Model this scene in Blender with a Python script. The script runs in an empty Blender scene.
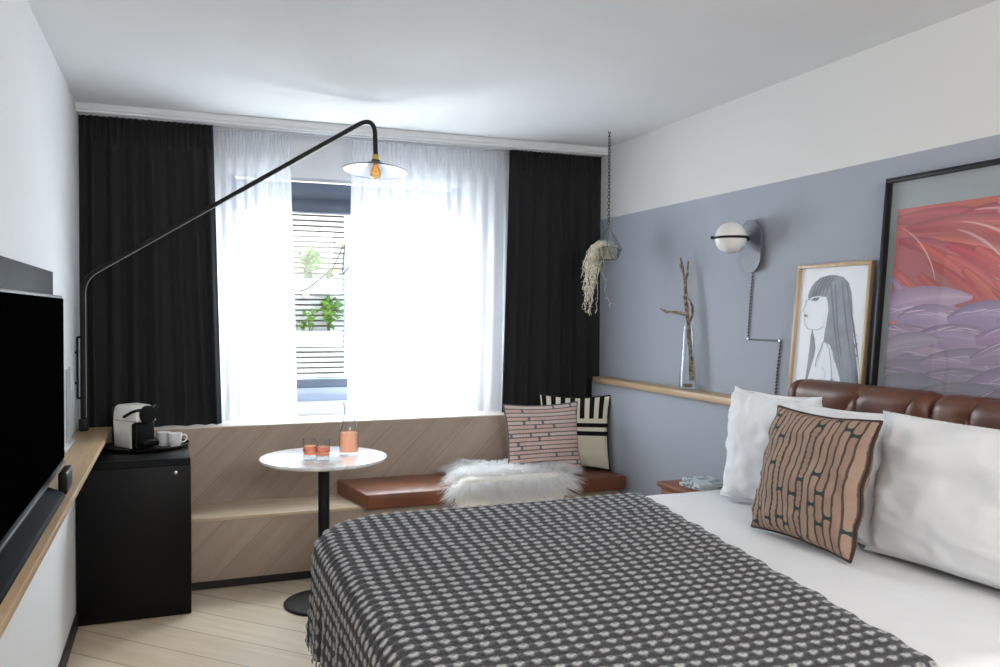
import bpy, bmesh, math, random
from mathutils import Vector, Matrix, noise as mnoise
import numpy as np
random.seed(7)
PI = math.pi
scene = bpy.context.scene
COL = scene.collection

# ------------------------------------------------------------------ helpers
def lin(c):
    c = c / 255.0
    return c / 12.92 if c <= 0.04045 else ((c + 0.055) / 1.055) ** 2.4
def rgb(r, g, b): return (lin(r), lin(g), lin(b), 1.0)
def V(*a): return Vector(a)
def lerp(a, b, t): return a + (b - a) * t
def sstep(a, b, x):
    t = max(0.0, min(1.0, (x - a) / (b - a))); return t * t * (3 - 2 * t)

class E:
    """tiny expression wrapper that grows Math nodes"""
    def __init__(s, nt, sock): s.nt = nt; s.s = sock
    def _m(s, op, b=None, c=None):
        n = s.nt.nodes.new('ShaderNodeMath'); n.operation = op
        for i, v in enumerate((s, b, c)):
            if v is None: continue
            if isinstance(v, E): s.nt.links.new(v.s, n.inputs[i])
            else: n.inputs[i].default_value = v
        return E(s.nt, n.outputs[0])
    def __add__(s, o): return s._m('ADD', o)
    def __radd__(s, o): return s._m('ADD', o)
    def __sub__(s, o): return s._m('SUBTRACT', o)
    def __rsub__(s, o): return (s * -1.0) + o
    def __mul__(s, o): return s._m('MULTIPLY', o)
    def __rmul__(s, o): return s._m('MULTIPLY', o)
    def __truediv__(s, o): return s._m('DIVIDE', o)
    def floor(s): return s._m('FLOOR')
    def fract(s): return s._m('FRACT')
    def sin(s): return s._m('SINE')
    def abs(s): return s._m('ABSOLUTE')
    def sqrt(s): return s._m('SQRT')
    def max(s, o): return s._m('MAXIMUM', o)
    def min(s, o): return s._m('MINIMUM', o)
    def gt(s, o): return s._m('GREATER_THAN', o)
    def lt(s, o): return s._m('LESS_THAN', o)
    def ss(s, a, b):
        n = s.nt.nodes.new('ShaderNodeMapRange'); n.interpolation_type = 'SMOOTHSTEP'
        if a > b: n.inputs[1].default_value = b; n.inputs[2].default_value = a; n.inputs[3].default_value = 1; n.inputs[4].default_value = 0
        else: n.inputs[1].default_value = a; n.inputs[2].default_value = b
        s.nt.links.new(s.s, n.inputs[0]); return E(s.nt, n.outputs[0])

class Mat:
    def __init__(s, name, col=(200, 200, 200), rough=0.6, metal=0.0, spec=0.5):
        s.m = bpy.data.materials.new(name); s.m.use_nodes = True
        s.nt = s.m.node_tree; s.b = s.nt.nodes['Principled BSDF']; s.out = s.nt.nodes['Material Output']
        s.b.inputs['Base Color'].default_value = rgb(*col); s.b.inputs['Roughness'].default_value = rough
        s.b.inputs['Metallic'].default_value = metal; s.b.inputs['Specular IOR Level'].default_value = spec
        s.col = col
    def coord(s, kind='Object'):
        n = s.nt.nodes.new('ShaderNodeTexCoord'); return n.outputs[kind]
    def xyz(s, kind='Object'):
        n = s.nt.nodes.new('ShaderNodeSeparateXYZ'); s.nt.links.new(s.coord(kind), n.inputs[0])
        return [E(s.nt, n.outputs[i]) for i in range(3)]
    def vec(s, x, y, z):
        n = s.nt.nodes.new('ShaderNodeCombineXYZ')
        for i, v in enumerate((x, y, z)):
            if isinstance(v, E): s.nt.links.new(v.s, n.inputs[i])
            else: n.inputs[i].default_value = v
        return n.outputs[0]
    def noise(s, vec=None, scale=5, detail=3, rough=0.5, dist=0.0):
        n = s.nt.nodes.new('ShaderNodeTexNoise'); n.inputs['Scale'].default_value = scale
        n.inputs['Detail'].default_value = detail; n.inputs['Roughness'].default_value = rough; n.inputs['Distortion'].default_value = dist
        s.nt.links.new(vec if vec is not None else s.coord(), n.inputs['Vector']); return E(s.nt, n.outputs['Fac'])
    def white(s, vec):
        n = s.nt.nodes.new('ShaderNodeTexWhiteNoise'); n.noise_dimensions = '3D'; s.nt.links.new(vec, n.inputs['Vector'])
        return E(s.nt, n.outputs['Value'])
    def mix(s, fac, a, b):
        n = s.nt.nodes.new('ShaderNodeMix'); n.data_type = 'RGBA'
        if isinstance(fac, E): s.nt.links.new(fac.s, n.inputs[0])
        else: n.inputs[0].default_value = fac
        for i, v in ((6, a), (7, b)):
            if isinstance(v, tuple): n.inputs[i].default_value = rgb(*v) if len(v) == 3 else v
            else: s.nt.links.new(v, n.inputs[i])
        return n.outputs[2]
    def ramp(s, fac, stops):
        n = s.nt.nodes.new('ShaderNodeValToRGB'); cr = n.color_ramp
        while len(cr.elements) < len(stops): cr.elements.new(0.5)
        for e, (p, c) in zip(cr.elements, stops): e.position = p; e.color = rgb(*c)
        s.nt.links.new(fac.s, n.inputs[0]); return n.outputs[0]
    def base(s, sock): s.nt.links.new(sock, s.b.inputs['Base Color']); return s
    def rough(s, e): s.nt.links.new(e.s, s.b.inputs['Roughness']); return s
    def bump(s, h, strength=0.3, dist=0.01):
        n = s.nt.nodes.new('ShaderNodeBump'); n.inputs['Strength'].default_value = strength; n.inputs['Distance'].default_value = dist
        s.nt.links.new(h.s, n.inputs['Height']); s.nt.links.new(n.outputs[0], s.b.inputs['Normal']); return s
    def vary(s, scale=3, amt=0.08, bumpS=0.0, bscale=60):
        n = s.noise(scale=scale, detail=4)
        c = s.col; d = tuple(max(0, min(255, v * (1 - amt))) for v in c); l = tuple(min(255, v * (1 + amt)) for v in c)
        s.base(s.mix(n.ss(0.3, 0.7), d, l))
        if bumpS: s.bump(s.noise(scale=bscale, detail=2), bumpS, 0.004)
        return s

def thin_glass(name, tint=(255, 255, 255), refl=0.12, edge=0.6, op=0.04):
    """thin clear glass: transparent body, bright Fresnel rim"""
    m = Mat(name); nt = m.nt; nt.nodes.remove(m.b)
    tr = nt.nodes.new('ShaderNodeBsdfTransparent'); tr.inputs[0].default_value = rgb(*tint)
    gl = nt.nodes.new('ShaderNodeBsdfGlossy'); gl.inputs['Roughness'].default_value = 0.02; gl.inputs[0].default_value = (0.9, 0.9, 0.9, 1)
    lw = nt.nodes.new('ShaderNodeLayerWeight'); lw.inputs[0].default_value = 0.35
    fac = (E(nt, lw.outputs['Facing'])._m('POWER', 2.0)) * edge + op
    rim = E(nt, lw.outputs['Facing'])._m('POWER', 3.0)
    dk = tuple(v * .45 for v in tint); tc = m.mix(rim, tint, dk); nt.links.new(tc, tr.inputs[0])
    mx = nt.nodes.new('ShaderNodeMixShader'); nt.links.new(fac.s, mx.inputs[0])
    nt.links.new(tr.outputs[0], mx.inputs[1]); nt.links.new(gl.outputs[0], mx.inputs[2]); nt.links.new(mx.outputs[0], m.out.inputs[0])
    return m

# mesh building
def bm_new(): return bmesh.new()
def bx(bm, x0, x1, y0, y1, z0, z1, bev=0.0, seg=2, mi=0):
    ps = [(x, y, z) for x in (x0, x1) for y in (y0, y1) for z in (z0, z1)]
    v = [bm.verts.new(p) for p in ps]
    fs = [bm.faces.new([v[i] for i in q]) for q in ((0, 1, 3, 2), (4, 6, 7, 5), (0, 4, 5, 1), (2, 3, 7, 6), (0, 2, 6, 4), (1, 5, 7, 3))]
    for f in fs: f.material_index = mi
    if bev > 0:
        es = list({e for f in fs for e in f.edges})
        r = bmesh.ops.bevel(bm, geom=es, offset=bev, segments=seg, affect='EDGES', profile=0.5)
        for f in r['faces']: f.material_index = mi
    return bm
def frame_from(t):
    t = t.normalized(); a = V(0, 0, 1) if abs(t.z) < 0.9 else V(1, 0, 0)
    n = t.cross(a).normalized(); return n, t.cross(n).normalized()
def tube(bm, pts, r, n=10, cap=True, mi=0, flat=1.0):
    pts = [Vector(p) for p in pts]; rs = r if isinstance(r, (list, tuple)) else [r] * len(pts)
    prev = None; rings = []
    for i, p in enumerate(pts):
        t = (pts[min(i + 1, len(pts) - 1)] - pts[max(i - 1, 0)])
        if t.length < 1e-9: t = V(0, 0, 1)
        t.normalize()
        if prev is None: a, b = frame_from(t)
        else:
            a = prev - t * prev.dot(t)
            a = a.normalized() if a.length > 1e-6 else frame_from(t)[0]
            b = t.cross(a)
        prev = a
        rings.append([bm.verts.new(p + (a * math.cos(2 * PI * k / n) + b * math.sin(2 * PI * k / n) * flat) * rs[i]) for k in range(n)])
    for i in range(len(rings) - 1):
        for k in range(n):
            f = bm.faces.new((rings[i][k], rings[i][(k + 1) % n], rings[i + 1][(k + 1) % n], rings[i + 1][k])); f.material_index = mi; f.smooth = True
    if cap and n > 2:
        for q in (rings[0][::-1], rings[-1]):
            f = bm.faces.new(q); f.material_index = mi
    return bm
def closed_tube(bm, pts, r, n=8, mi=0):
    pts = [Vector(p) for p in pts]; N = len(pts); rings = []
    prev = None
    for i in range(N):
        t = (pts[(i + 1) % N] - pts[i - 1]).normalized()
        if prev is None: a, b = frame_from(t)
        else: a = (prev - t * prev.dot(t)).normalized(); b = t.cross(a)
        prev = a
        rings.append([bm.verts.new(pts[i] + (a * math.cos(2 * PI * k / n) + b * math.sin(2 * PI * k / n)) * r) for k in range(n)])
    for i in range(N):
        A, B = rings[i], rings[(i + 1) % N]
        for k in range(n):
            f = bm.faces.new((A[k], A[(k + 1) % n], B[(k + 1) % n], B[k])); f.smooth = True; f.material_index = mi
    return bm
def fillet(pts, rad, n=8):
    pts = [Vector(p) for p in pts]; out = [pts[0]]
    for i in range(1, len(pts) - 1):
        p, a, b = pts[i], pts[i - 1], pts[i + 1]
        d1 = (a - p); d2 = (b - p); r = min(rad, d1.length * 0.49, d2.length * 0.49)
        s = p + d1.normalized() * r; e = p + d2.normalized() * r
        for k in range(n + 1):
            t = k / n; out.append(s * (1 - t) ** 2 + p * 2 * t * (1 - t) + e * t * t)
    out.append(pts[-1]); return out
def lathe(bm, prof, c=(0, 0, 0), n=40, cap0=True, cap1=True, mi=0, smooth=True):
    c = Vector(c); rings = []
    for r, z in prof:
        rings.append([bm.verts.new(c + V(r * math.cos(2 * PI * k / n), r * math.sin(2 * PI * k / n), z)) for k in range(n)])
    for i in range(len(rings) - 1):
        for k in range(n):
            f = bm.faces.new((rings[i][k], rings[i][(k + 1) % n], rings[i + 1][(k + 1) % n], rings[i + 1][k])); f.smooth = smooth; f.material_index = mi
    if cap0: bm.faces.new(rings[0][::-1]).material_index = mi
    if cap1: bm.faces.new(rings[-1]).material_index = mi
    return bm
def grid(bm, fn, nu, nv, uvfn=None, mi=0, wrap=False):
    vs = [[bm.verts.new(fn(i / nu, j / nv)) for j in range(nv + 1)] for i in range(nu + 1)]
    uvl = bm.loops.layers.uv.verify() if uvfn else None
    for i in range(nu):
        for j in range(nv):
            f = bm.faces.new((vs[i][j], vs[i + 1][j], vs[i + 1][j + 1], vs[i][j + 1])); f.smooth = True; f.material_index = mi
            if uvl:
                for l, (a, b) in zip(f.loops, ((i, j), (i + 1, j), (i + 1, j + 1), (i, j + 1))): l[uvl].uv = uvfn(a / nu, b / nv)
    return bm
def poly(bm, pts, mi=0):
    f = bm.faces.new([bm.verts.new(p) for p in pts]); f.material_index = mi; return f
def prism(bm, pts, d, mi=0, bev=0):
    """extrude polygon pts by vector d"""
    d = Vector(d); a = [bm.verts.new(p) for p in pts]; b = [bm.verts.new(Vector(p) + d) for p in pts]; n = len(pts)
    fs = [bm.faces.new(a[::-1]), bm.faces.new(b)] + [bm.faces.new((a[i], a[(i + 1) % n], b[(i + 1) % n], b[i])) for i in range(n)]
    for f in fs: f.material_index = mi
    if bev:
        bmesh.ops.bevel(bm, geom=list({e for f in fs for e in f.edges}), offset=bev, segments=3, affect='EDGES', profile=0.5)
    return bm
def sphere(bm, c, r, sx=1, sy=1, sz=1, u=24, v=16):
    bmesh.ops.create_uvsphere(bm, u_segments=u, v_segments=v, radius=r, matrix=Matrix.Translation(c) @ Matrix.Diagonal((sx, sy, sz, 1)))
    return bm

def smooth_by_angle(me, ang=0.6):
    me.polygons.foreach_set('use_smooth', [True] * len(me.polygons))
    try: me.set_sharp_from_angle(angle=ang)
    except Exception: pass
def obj(name, bm, mats, parent=None, ang=0.6, recalc=True, M=None):
    if recalc: bmesh.ops.recalc_face_normals(bm, faces=bm.faces)
    me = bpy.data.meshes.new(name); bm.to_mesh(me); bm.free()
    for m in (mats if isinstance(mats, (list, tuple)) else [mats]): me.materials.append(m.m if isinstance(m, Mat) else m)
    smooth_by_angle(me, ang)
    o = bpy.data.objects.new(name, me); COL.objects.link(o)
    if M is not None: o.matrix_basis = M
    if parent is not None:
        o.parent = parent
        if M is None:
            inv = world_of(parent).inverted(); o.matrix_parent_inverse = inv
    return o
def world_of(o):
    m = o.matrix_basis.copy(); p = o
    if o.parent: m = world_of(o.parent) @ o.matrix_parent_inverse @ m
    return m
def tag(o, label, cat, group=None, kind=None):
    o['label'] = label; o['category'] = cat
    if group: o['group'] = group
    if kind: o['kind'] = kind
    return o
def empty(name, loc, label, cat, group=None, M=None):
    o = bpy.data.objects.new(name, None); o.empty_display_size = 0.05; COL.objects.link(o)
    if M is not None: o.matrix_basis = M
    else: o.location = loc
    return tag(o, label, cat, group)
def struct(name, bm, m, parent=None, ang=0.6):
    o = obj(name, bm, m, parent, ang)
    if parent is None: o['kind'] = 'structure'
    return o
def dup(o, parent=None, loc=None):
    c = o.copy(); COL.objects.link(c)
    if parent is not None: c.parent = parent
    if loc is not None: c.location = loc
    for ch in [x for x in bpy.data.objects if x.parent == o]: dup(ch, c)
    return c

# ------------------------------------------------------------------ key dimensions (metres)
XL, XLL, XR, XRL = -0.495, -0.44, 2.70, 2.60     # upper / lower faces of left and right walls
YB, YR = 5.35, -2.2                                # window wall, rear wall
ZC = 2.58
BED_Z = 0.65

# ------------------------------------------------------------------ materials
m_white = Mat('white_plaster', (226, 228, 230), 0.85).vary(1.2, 0.012, 0.05, 90)
m_ceil = Mat('ceiling_paint', (224, 226, 228), 0.9).vary(1.0, 0.01)
mw = Mat('two_tone_wall_paint', (230, 230, 230), 0.8)
_x, _y, _z = mw.xyz()
_n = mw.noise(scale=2.0)
mw.base(mw.mix(_z.gt(2.107), mw.mix(_n, (158, 163, 173), (164, 169, 179)), (220, 219, 217)))
mw.bump(mw.noise(scale=120, detail=2), 0.05, 0.002)
m_rightwall = mw

def wood(name, c1, c2, line, axis, width=0.2, off=0.0, rough=0.45, grain=1.0, seam=0.0035):
    """planked wood; axis 'floor' = 45 degree planks in xy, 'panel' = 45 degree in xz, 'x'/'y' = plain board along the axis"""
    m = Mat(name, c1, rough); x, y, z = m.xyz()
    if axis == 'floor': a = (x + y) * 0.70711; l = (x - y) * 0.70711
    elif axis == 'panel': a = (x - z) * 0.70711 + y * 0.8; l = (x + z) * 0.70711
    elif axis == 'x': a = y + z * 1.0; l = x
    elif axis == 'y': a = x + z * 1.0; l = y
    q = (a + off) / width; idx = q.floor(); fr = q.fract()
    rnd = m.white(m.vec(idx, 3.0, 1.0))
    gv = m.vec(a * 14.0, l * 1.1 + rnd * 7.0, rnd * 9.0)
    g = m.noise(gv, 1.6, 5, 0.6, 0.6)
    g2 = m.noise(m.vec(a * 60.0, l * 3.0, rnd), 2.0, 3)
    f = (g * 0.7 + g2 * 0.12 + (rnd - 0.5) * 0.22 + .09) if line else (g * 0.8 + g2 * 0.2)
    c = m.mix(f.ss(0.25, 0.75), c1, c2)
    if line:
        sm = ((fr - 0.5).abs() * -1.0 + 0.5) * width
        c = m.mix(sm.ss(seam, seam * 0.3), c, line)
    m.base(c); m.bump(g2, 0.06, 0.003)
    return m
m_floor = wood('oak_floor', (214, 194, 166), (234, 218, 194), (150, 126, 100), 'floor', 0.2, 0.086 - 0.0, 0.38)
m_panel = wood('oak_panel', (160, 142, 127), (177, 160, 144), (134, 117, 102), 'panel', 0.178, 0.13, 0.5, seam=.0022)
m_seatwood = wood('oak_seat_top', (184, 160, 132), (216, 196, 168), None, 'x', 0.2)
m_shelfwood = wood('oak_shelf', (166, 136, 100), (194, 165, 128), None, 'y', 0.2)
m_framewood = wood('oak_frame', (176, 148, 112), (200, 174, 138), None, 'y', 0.2)
m_nswood = wood('walnut', (108, 60, 40), (134, 80, 54), None, 'y', 0.2)
m_black = Mat('black_lacquer', (13, 13, 14), 0.45, spec=.15).vary(2, 0.1)
m_blackmat = Mat('black_powdercoat', (22, 22, 25), 0.45, spec=.25)
m_blackmet = Mat('black_steel', (30, 31, 34), 0.38, 0.3)
m_steel = Mat('chrome', (190, 192, 195), 0.2, 1.0)
m_darkrub = Mat('dark_skirting', (32, 29, 28), 0.6)
m_marble = Mat('white_marble', (236, 236, 236), 0.12)
_mn = m_marble.noise(scale=6, detail=6, dist=1.2); m_marble.base(m_marble.mix((_mn - 0.5).abs().ss(0.05, 0.0), (240, 240, 240), (216, 216, 220)))
m_screen = Mat('screen_glass', (4, 4, 5), 0.6, spec=.0)
m_navy = Mat('dark_gloss_panel', (17, 20, 28), 0.6, spec=.06)
m_soundbar = Mat('soundbar_cloth', (14, 16, 23), 0.7, spec=.04).vary(300, 0.2)
m_ivory = Mat('white_appliance', (238, 235, 226), 0.35)
m_china = Mat('white_china', (232, 232, 232), 0.15)
m_plast = Mat('black_plastic', (14, 14, 15), 0.45, spec=.2)
m_leather = Mat('tan_leather', (132, 74, 42), 0.33)
_ln = m_leather.noise(scale=4, detail=4); m_leather.base(m_leather.mix(_ln.ss(.3, .7), (104, 58, 36), (126, 74, 48))); m_leather.bump(m_leather.noise(scale=220, detail=2), .12, .002)
m_hb = Mat('brown_leather', (98, 56, 40), 0.44)
_ln = m_hb.noise(scale=5, detail=4); m_hb.base(m_hb.mix(_ln.ss(.3, .7), (84, 49, 36), (104, 64, 48))); m_hb.bump(m_hb.noise(scale=200, detail=2), .12, .002)
m_linen = Mat('white_cotton', (228, 228, 229), 0.85, spec=0.2); m_linen.bump(m_linen.noise(scale=9, detail=5, dist=.6), .18, .02)
m_linen.b.inputs['Sheen Weight'].default_value = 0.1
m_curt = Mat('charcoal_curtain', (40, 40, 41), 0.9, spec=0.2); _cx = m_curt.noise(scale=180, detail=2); m_curt.bump(_cx, .1, .002)
m_sheen_white = Mat('fur_white', (253, 253, 253), 0.9, spec=0.0)
_nt = m_sheen_white.nt; _d = _nt.nodes.new('ShaderNodeBsdfDiffuse'); _d.inputs[0].default_value = (.97, .97, .97, 1); _t = _nt.nodes.new('ShaderNodeBsdfTranslucent'); _t.inputs[0].default_value = (.97, .97, .97, 1)
_mx = _nt.nodes.new('ShaderNodeMixShader'); _mx.inputs[0].default_value = .5; _nt.links.new(_d.outputs[0], _mx.inputs[1]); _nt.links.new(_t.outputs[0], _mx.inputs[2]); _nt.links.new(_mx.outputs[0], m_sheen_white.out.inputs[0])
m_cream = Mat('cream_fleece', (240, 236, 226), 0.95, spec=0.1); m_cream.bump(m_cream.noise(scale=160, detail=3), .4, .006)
m_pewter = Mat('pewter_wire', (120, 118, 110), 0.4, 0.6)
m_brass = Mat('brass', (196, 172, 92), 0.3, 0.9)
m_bark = Mat('bark', (110, 94, 76), .9)
_bn = m_bark.noise(scale=60, detail=5); m_bark.base(m_bark.mix(_bn.ss(.35, .65), (78, 64, 52), (158, 140, 116))); m_bark.bump(_bn, .6, .004)
m_glass = thin_glass('clear_glass', (250, 252, 252), edge=0.6, op=0.03)
m_pane = thin_glass('window_pane_glass', (246, 250, 252), edge=0.25, op=0.02)
m_picglass = thin_glass('picture_glass', (255, 255, 255), edge=0.35, op=0.045)
m_smoke = thin_glass('smoked_tank', (70, 74, 80), edge=0.5, op=0.1)
def liquid(name, c):
    m = Mat(name); nt = m.nt; nt.nodes.remove(m.b)
    t = nt.nodes.new('ShaderNodeBsdfTransparent'); t.inputs[0].default_value = rgb(*c)
    d = nt.nodes.new('ShaderNodeBsdfTranslucent'); d.inputs[0].default_value = rgb(*c)
    d2 = nt.nodes.new('ShaderNodeBsdfDiffuse'); d2.inputs[0].default_value = rgb(*c)
    a = nt.nodes.new('ShaderNodeMixShader'); a.inputs[0].default_value = 0.5; nt.links.new(d.outputs[0], a.inputs[1]); nt.links.new(d2.outputs[0], a.inputs[2])
    b = nt.nodes.new('ShaderNodeMixShader'); b.inputs[0].default_value = 0.6; nt.links.new(t.outputs[0], b.inputs[1]); nt.links.new(a.outputs[0], b.inputs[2])
    nt.links.new(b.outputs[0], m.out.inputs[0]); return m
m_juice = liquid('orange_drink', (255, 212, 188))
m_reddrink = Mat('orange_print', (226, 84, 44), 0.4)
def sheer_mat():
    m = Mat('sheer_voile'); nt = m.nt; nt.nodes.remove(m.b)
    t = nt.nodes.new('ShaderNodeBsdfTransparent'); t.inputs[0].default_value = (1, 1, 1, 1)
    d = nt.nodes.new('ShaderNodeBsdfDiffuse'); d.inputs[0].default_value = rgb(236, 238, 242)
    l = nt.nodes.new('ShaderNodeBsdfTranslucent'); l.inputs[0].default_value = rgb(238, 240, 246)
    a = nt.nodes.new('ShaderNodeMixShader'); a.inputs[0].default_value = 0.5; nt.links.new(d.outputs[0], a.inputs[1]); nt.links.new(l.outputs[0], a.inputs[2])
    b = nt.nodes.new('ShaderNodeMixShader'); b.inputs[0].default_value = 0.62; nt.links.new(t.outputs[0], b.inputs[1]); nt.links.new(a.outputs[0], b.inputs[2])
    nt.links.new(b.outputs[0], m.out.inputs[0]); return m
m_sheer = sheer_mat()
m_winframe = Mat('blue_grey_frame', (96, 108, 128), 0.4)
m_winlight = Mat('pale_blue_rail', (168, 182, 204), 0.4)
m_windark = Mat('dark_cassette', (70, 80, 98), 0.4)
m_slat = Mat('whitewashed_slats', (226, 222, 214), 0.7).vary(4, .06)
m_slatdark = Mat('slat_gap', (150, 138, 126), 0.9)
m_planter = Mat('white_planter', (222, 228, 234), 0.5)
m_leaf = Mat('leaf_green', (92, 128, 34), 0.6).vary(20, .25)
m_soil = Mat('soil', (100, 72, 54), .9).vary(30, .2)
m_moss = Mat('spanish_moss', (224, 218, 198), .9).vary(30, .14)
m_amber = Mat('amber_bulb', (250, 190, 90), .2); m_amber.b.inputs['Emission Color'].default_value = rgb(255, 176, 70); m_amber.b.inputs['Emission Strength'].default_value = 0.35
m_globe = Mat('opal_glass', (236, 235, 231), .3)
m_shadein = Mat('shade_enamel_white', (176, 184, 198), .45)
m_shadeout = Mat('shade_enamel_grey', (58, 60, 64), .35)
m_greyplate = Mat('grey_steel_plate', (96, 99, 110), .45)

# ------------------------------------------------------------------ the setting
b = bm_new(); bx(b, -0.75, 2.95, YR - .2, YB + .15, -0.1, 0.0); struct('floor', b, m_floor)
b = bm_new(); bx(b, -0.75, 2.95, YR - .2, YB + .15, ZC, ZC + 0.12); struct('ceiling', b, m_ceil)
b = bm_new(); bx(b, XL - .2, XL, YR, YB, 0, ZC); bx(b, XL - .01, XLL, YR, 5.0, 0, 0.808); struct('wall_left', b, m_white)
b = bm_new(); bx(b, XR, XR + .2, YR, YB, 0, ZC); bx(b, XRL, XR + .01, YR, 5.0, 0, 1.013); struct('wall_right', b, m_rightwall)
b = bm_new(); bx(b, XL - .2, XR + .2, YR - .15, YR, 0, ZC); struct('wall_rear', b, m_white)
WX0, WX1, WZ0, WZ1 = 0.29, 1.80, 0.90, 2.31
b = bm_new()
bx(b, XL - .2, WX0, YB, YB + .15, 0, ZC); bx(b, WX1, XR + .2, YB, YB + .15, 0, ZC)
bx(b, WX0, WX1, YB, YB + .15, 0, WZ0); bx(b, WX0, WX1, YB, YB + .15, WZ1, ZC); struct('wall_back', b, m_white)
# window_1: frame, head, bottom rail, pane
w = bpy.data.objects.new('window_1', None); COL.objects.link(w); w.location = ((WX0 + WX1) / 2, YB + .09, WZ0); w['kind'] = 'structure'
b = bm_new()
for x0, x1 in ((WX0, WX0 + .05), (WX1 - .05, WX1)): bx(b, x0, x1, YB + .05, YB + .12, WZ0, WZ1, .004)
obj('window_frame', b, m_winframe, w)
b = bm_new(); bx(b, WX0 + .05, WX1 - .05, YB + .04, YB + .12, 2.10, 2.185, .004); obj('blind_cassette', b, m_windark, w)
b = bm_new(); bx(b, WX0 + .05, WX1 - .05, YB + .07, YB + .12, 2.185, WZ1 - .02, .004); obj('head_panel', b, m_winframe, w)
b = bm_new(); bx(b, WX0 + .05, WX1 - .05, YB + .05, YB + .12, 0.985, 1.04, .004); obj('bottom_rail', b, m_winframe, w)
b = bm_new(); bx(b, WX0 + .05, WX1 - .05, YB + .04, YB + .13, WZ0, 0.985, .004); bx(b, WX0 + .05, WX1 - .05, YB + .035, YB + .045, .93, .938); obj('lower_frame', b, m_winlight, w)
b = bm_new(); bx(b, WX0 + .05, WX1 - .05, YB + .083, YB + .087, 1.04, 2.10); obj('pane', b, m_pane, w)
# cornice, skirting
b = bm_new(); bx(b, XL, XR, 4.985, 5.01, ZC - .036, ZC, .003); bx(b, XL, XR, 4.995, 5.005, ZC - .050, ZC - .036); struct('trim_1', b, m_white)
b = bm_new(); bx(b, XLL, XLL + .012, YR, 4.30, 0, 0.065, .002); struct('baseboard_left', b, m_darkrub)

# curtain rail
r = empty('curtain_rail', (1.1, 5.15, 2.53), 'white double curtain rail running under the ceiling above the window', 'curtain rail')
b = bm_new(); bx(b, XL + .005, XR - .005, 5.05, 5.075, 2.530, 2.58, .003); obj('front_track', b, m_white, r)
b = bm_new(); bx(b, XL + .005, XR - .005, 5.14, 5.162, 2.53, 2.58, .003); obj('rear_track', b, m_white, r)

# ------------------------------------------------------------------ curtains
def curtain(name, x0t, x1t, x0b, x1b, z0, z1, y, folds, amp, seed, mat, label, cat, nu=260, nv=60, hem=True, group=None):
    rr = random.Random(seed)
    ph = [rr.uniform(-.35, .35) for _ in range(folds + 2)]; am = [rr.uniform(.55, 1.15) for _ in range(folds + 2)]
    def irr(arr, q):
        i = int(q); f = q - i; f = f * f * (3 - 2 * f); return arr[min(i, len(arr) - 1)] * (1 - f) + arr[min(i + 1, len(arr) - 1)] * f
    def fn(u, v):
        z = lerp(z0, z1, v); q = u * folds
        sway = 0.012 * math.sin(q * .9 + seed + v * 1.5) * (1 - v)
        x = lerp(lerp(x0b, x1b, u), lerp(x0t, x1t, u), v) + sway * (0 if u in (0, 1) else 1)
        a = amp * irr(am, q) * lerp(1.0, .75, v)
        w_ = math.sin(2 * PI * (q + irr(ph, q) * (1 - .5 * v)))
        d = a * w_ + .10 * a * math.sin(2 * PI * (2.3 * q + seed) + 1.2 * v)
        if v > .90:                                  # gathered heading with pencil pleats
            k = sstep(.90, .935, v); d = d * (1 - .75 * k) + k * amp * .38 * math.sin(2 * PI * u * folds * 3)
        if v < .05: d *= 1.04
        return (x, y + d, z)
    b = bm_new(); grid(b, fn, nu, nv)
    o = obj(name, b, mat, None, ang=3.2, recalc=False)
    return tag(o, label, cat, group)
curtain('blackout_curtain', -.488, .200, -.488, .245, .820, 2.528, 5.062, 7, .026, 3, m_curt, 'charcoal blackout curtain hanging at the left end of the window, behind the coffee machine', 'curtain')
curtain('blackout_curtain', 2.020, 2.69, 1.985, 2.69, .820, 2.528, 5.062, 7, .026, 11, m_curt, 'charcoal blackout curtain at the right end of the window behind the cushions', 'curtain')
curtain('sheer_curtain', .13, .640, .16, .685, .820, 2.525, 5.15, 8, .022, 5, m_sheer, 'narrow white sheer curtain to the left of the open gap in the window', 'sheer curtain')
curtain('sheer_curtain', 1.010, 2.10, .980, 2.08, .820, 2.525, 5.15, 13, .022, 8, m_sheer, 'wide white sheer curtain to the right of the open gap, behind the lamp shade', 'sheer curtain', nu=420)

# ------------------------------------------------------------------ window bench
t = empty('window_bench', (1.3, 4.8, 0), 'built-in oak bench with diagonal planks under the window', 'bench')
b = bm_new(); bx(b, .07, XRL - .003, 4.62, 4.64, .05, .365); obj('front_panel', b, m_panel, t)
b = bm_new(); bx(b, .07, XRL - .003, 4.645, 4.66, 0, .05); obj('plinth', b, m_darkrub, t)
b = bm_new(); bx(b, .07, XRL - .003, 4.62, 5.0, .365, .382, .002); obj('seat', b, m_seatwood, t)
b = bm_new(); bx(b, XLL + .003, XRL - .003, 5.0, 5.02, .0, .808); obj('back_panel', b, m_panel, t)
b = bm_new(); bx(b, XLL + .003, XRL - .003, 4.999, YB - .001, .808, .815, .001); obj('sill_board', b, Mat('pale_sill', (226, 218, 208), .5), t)

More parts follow.
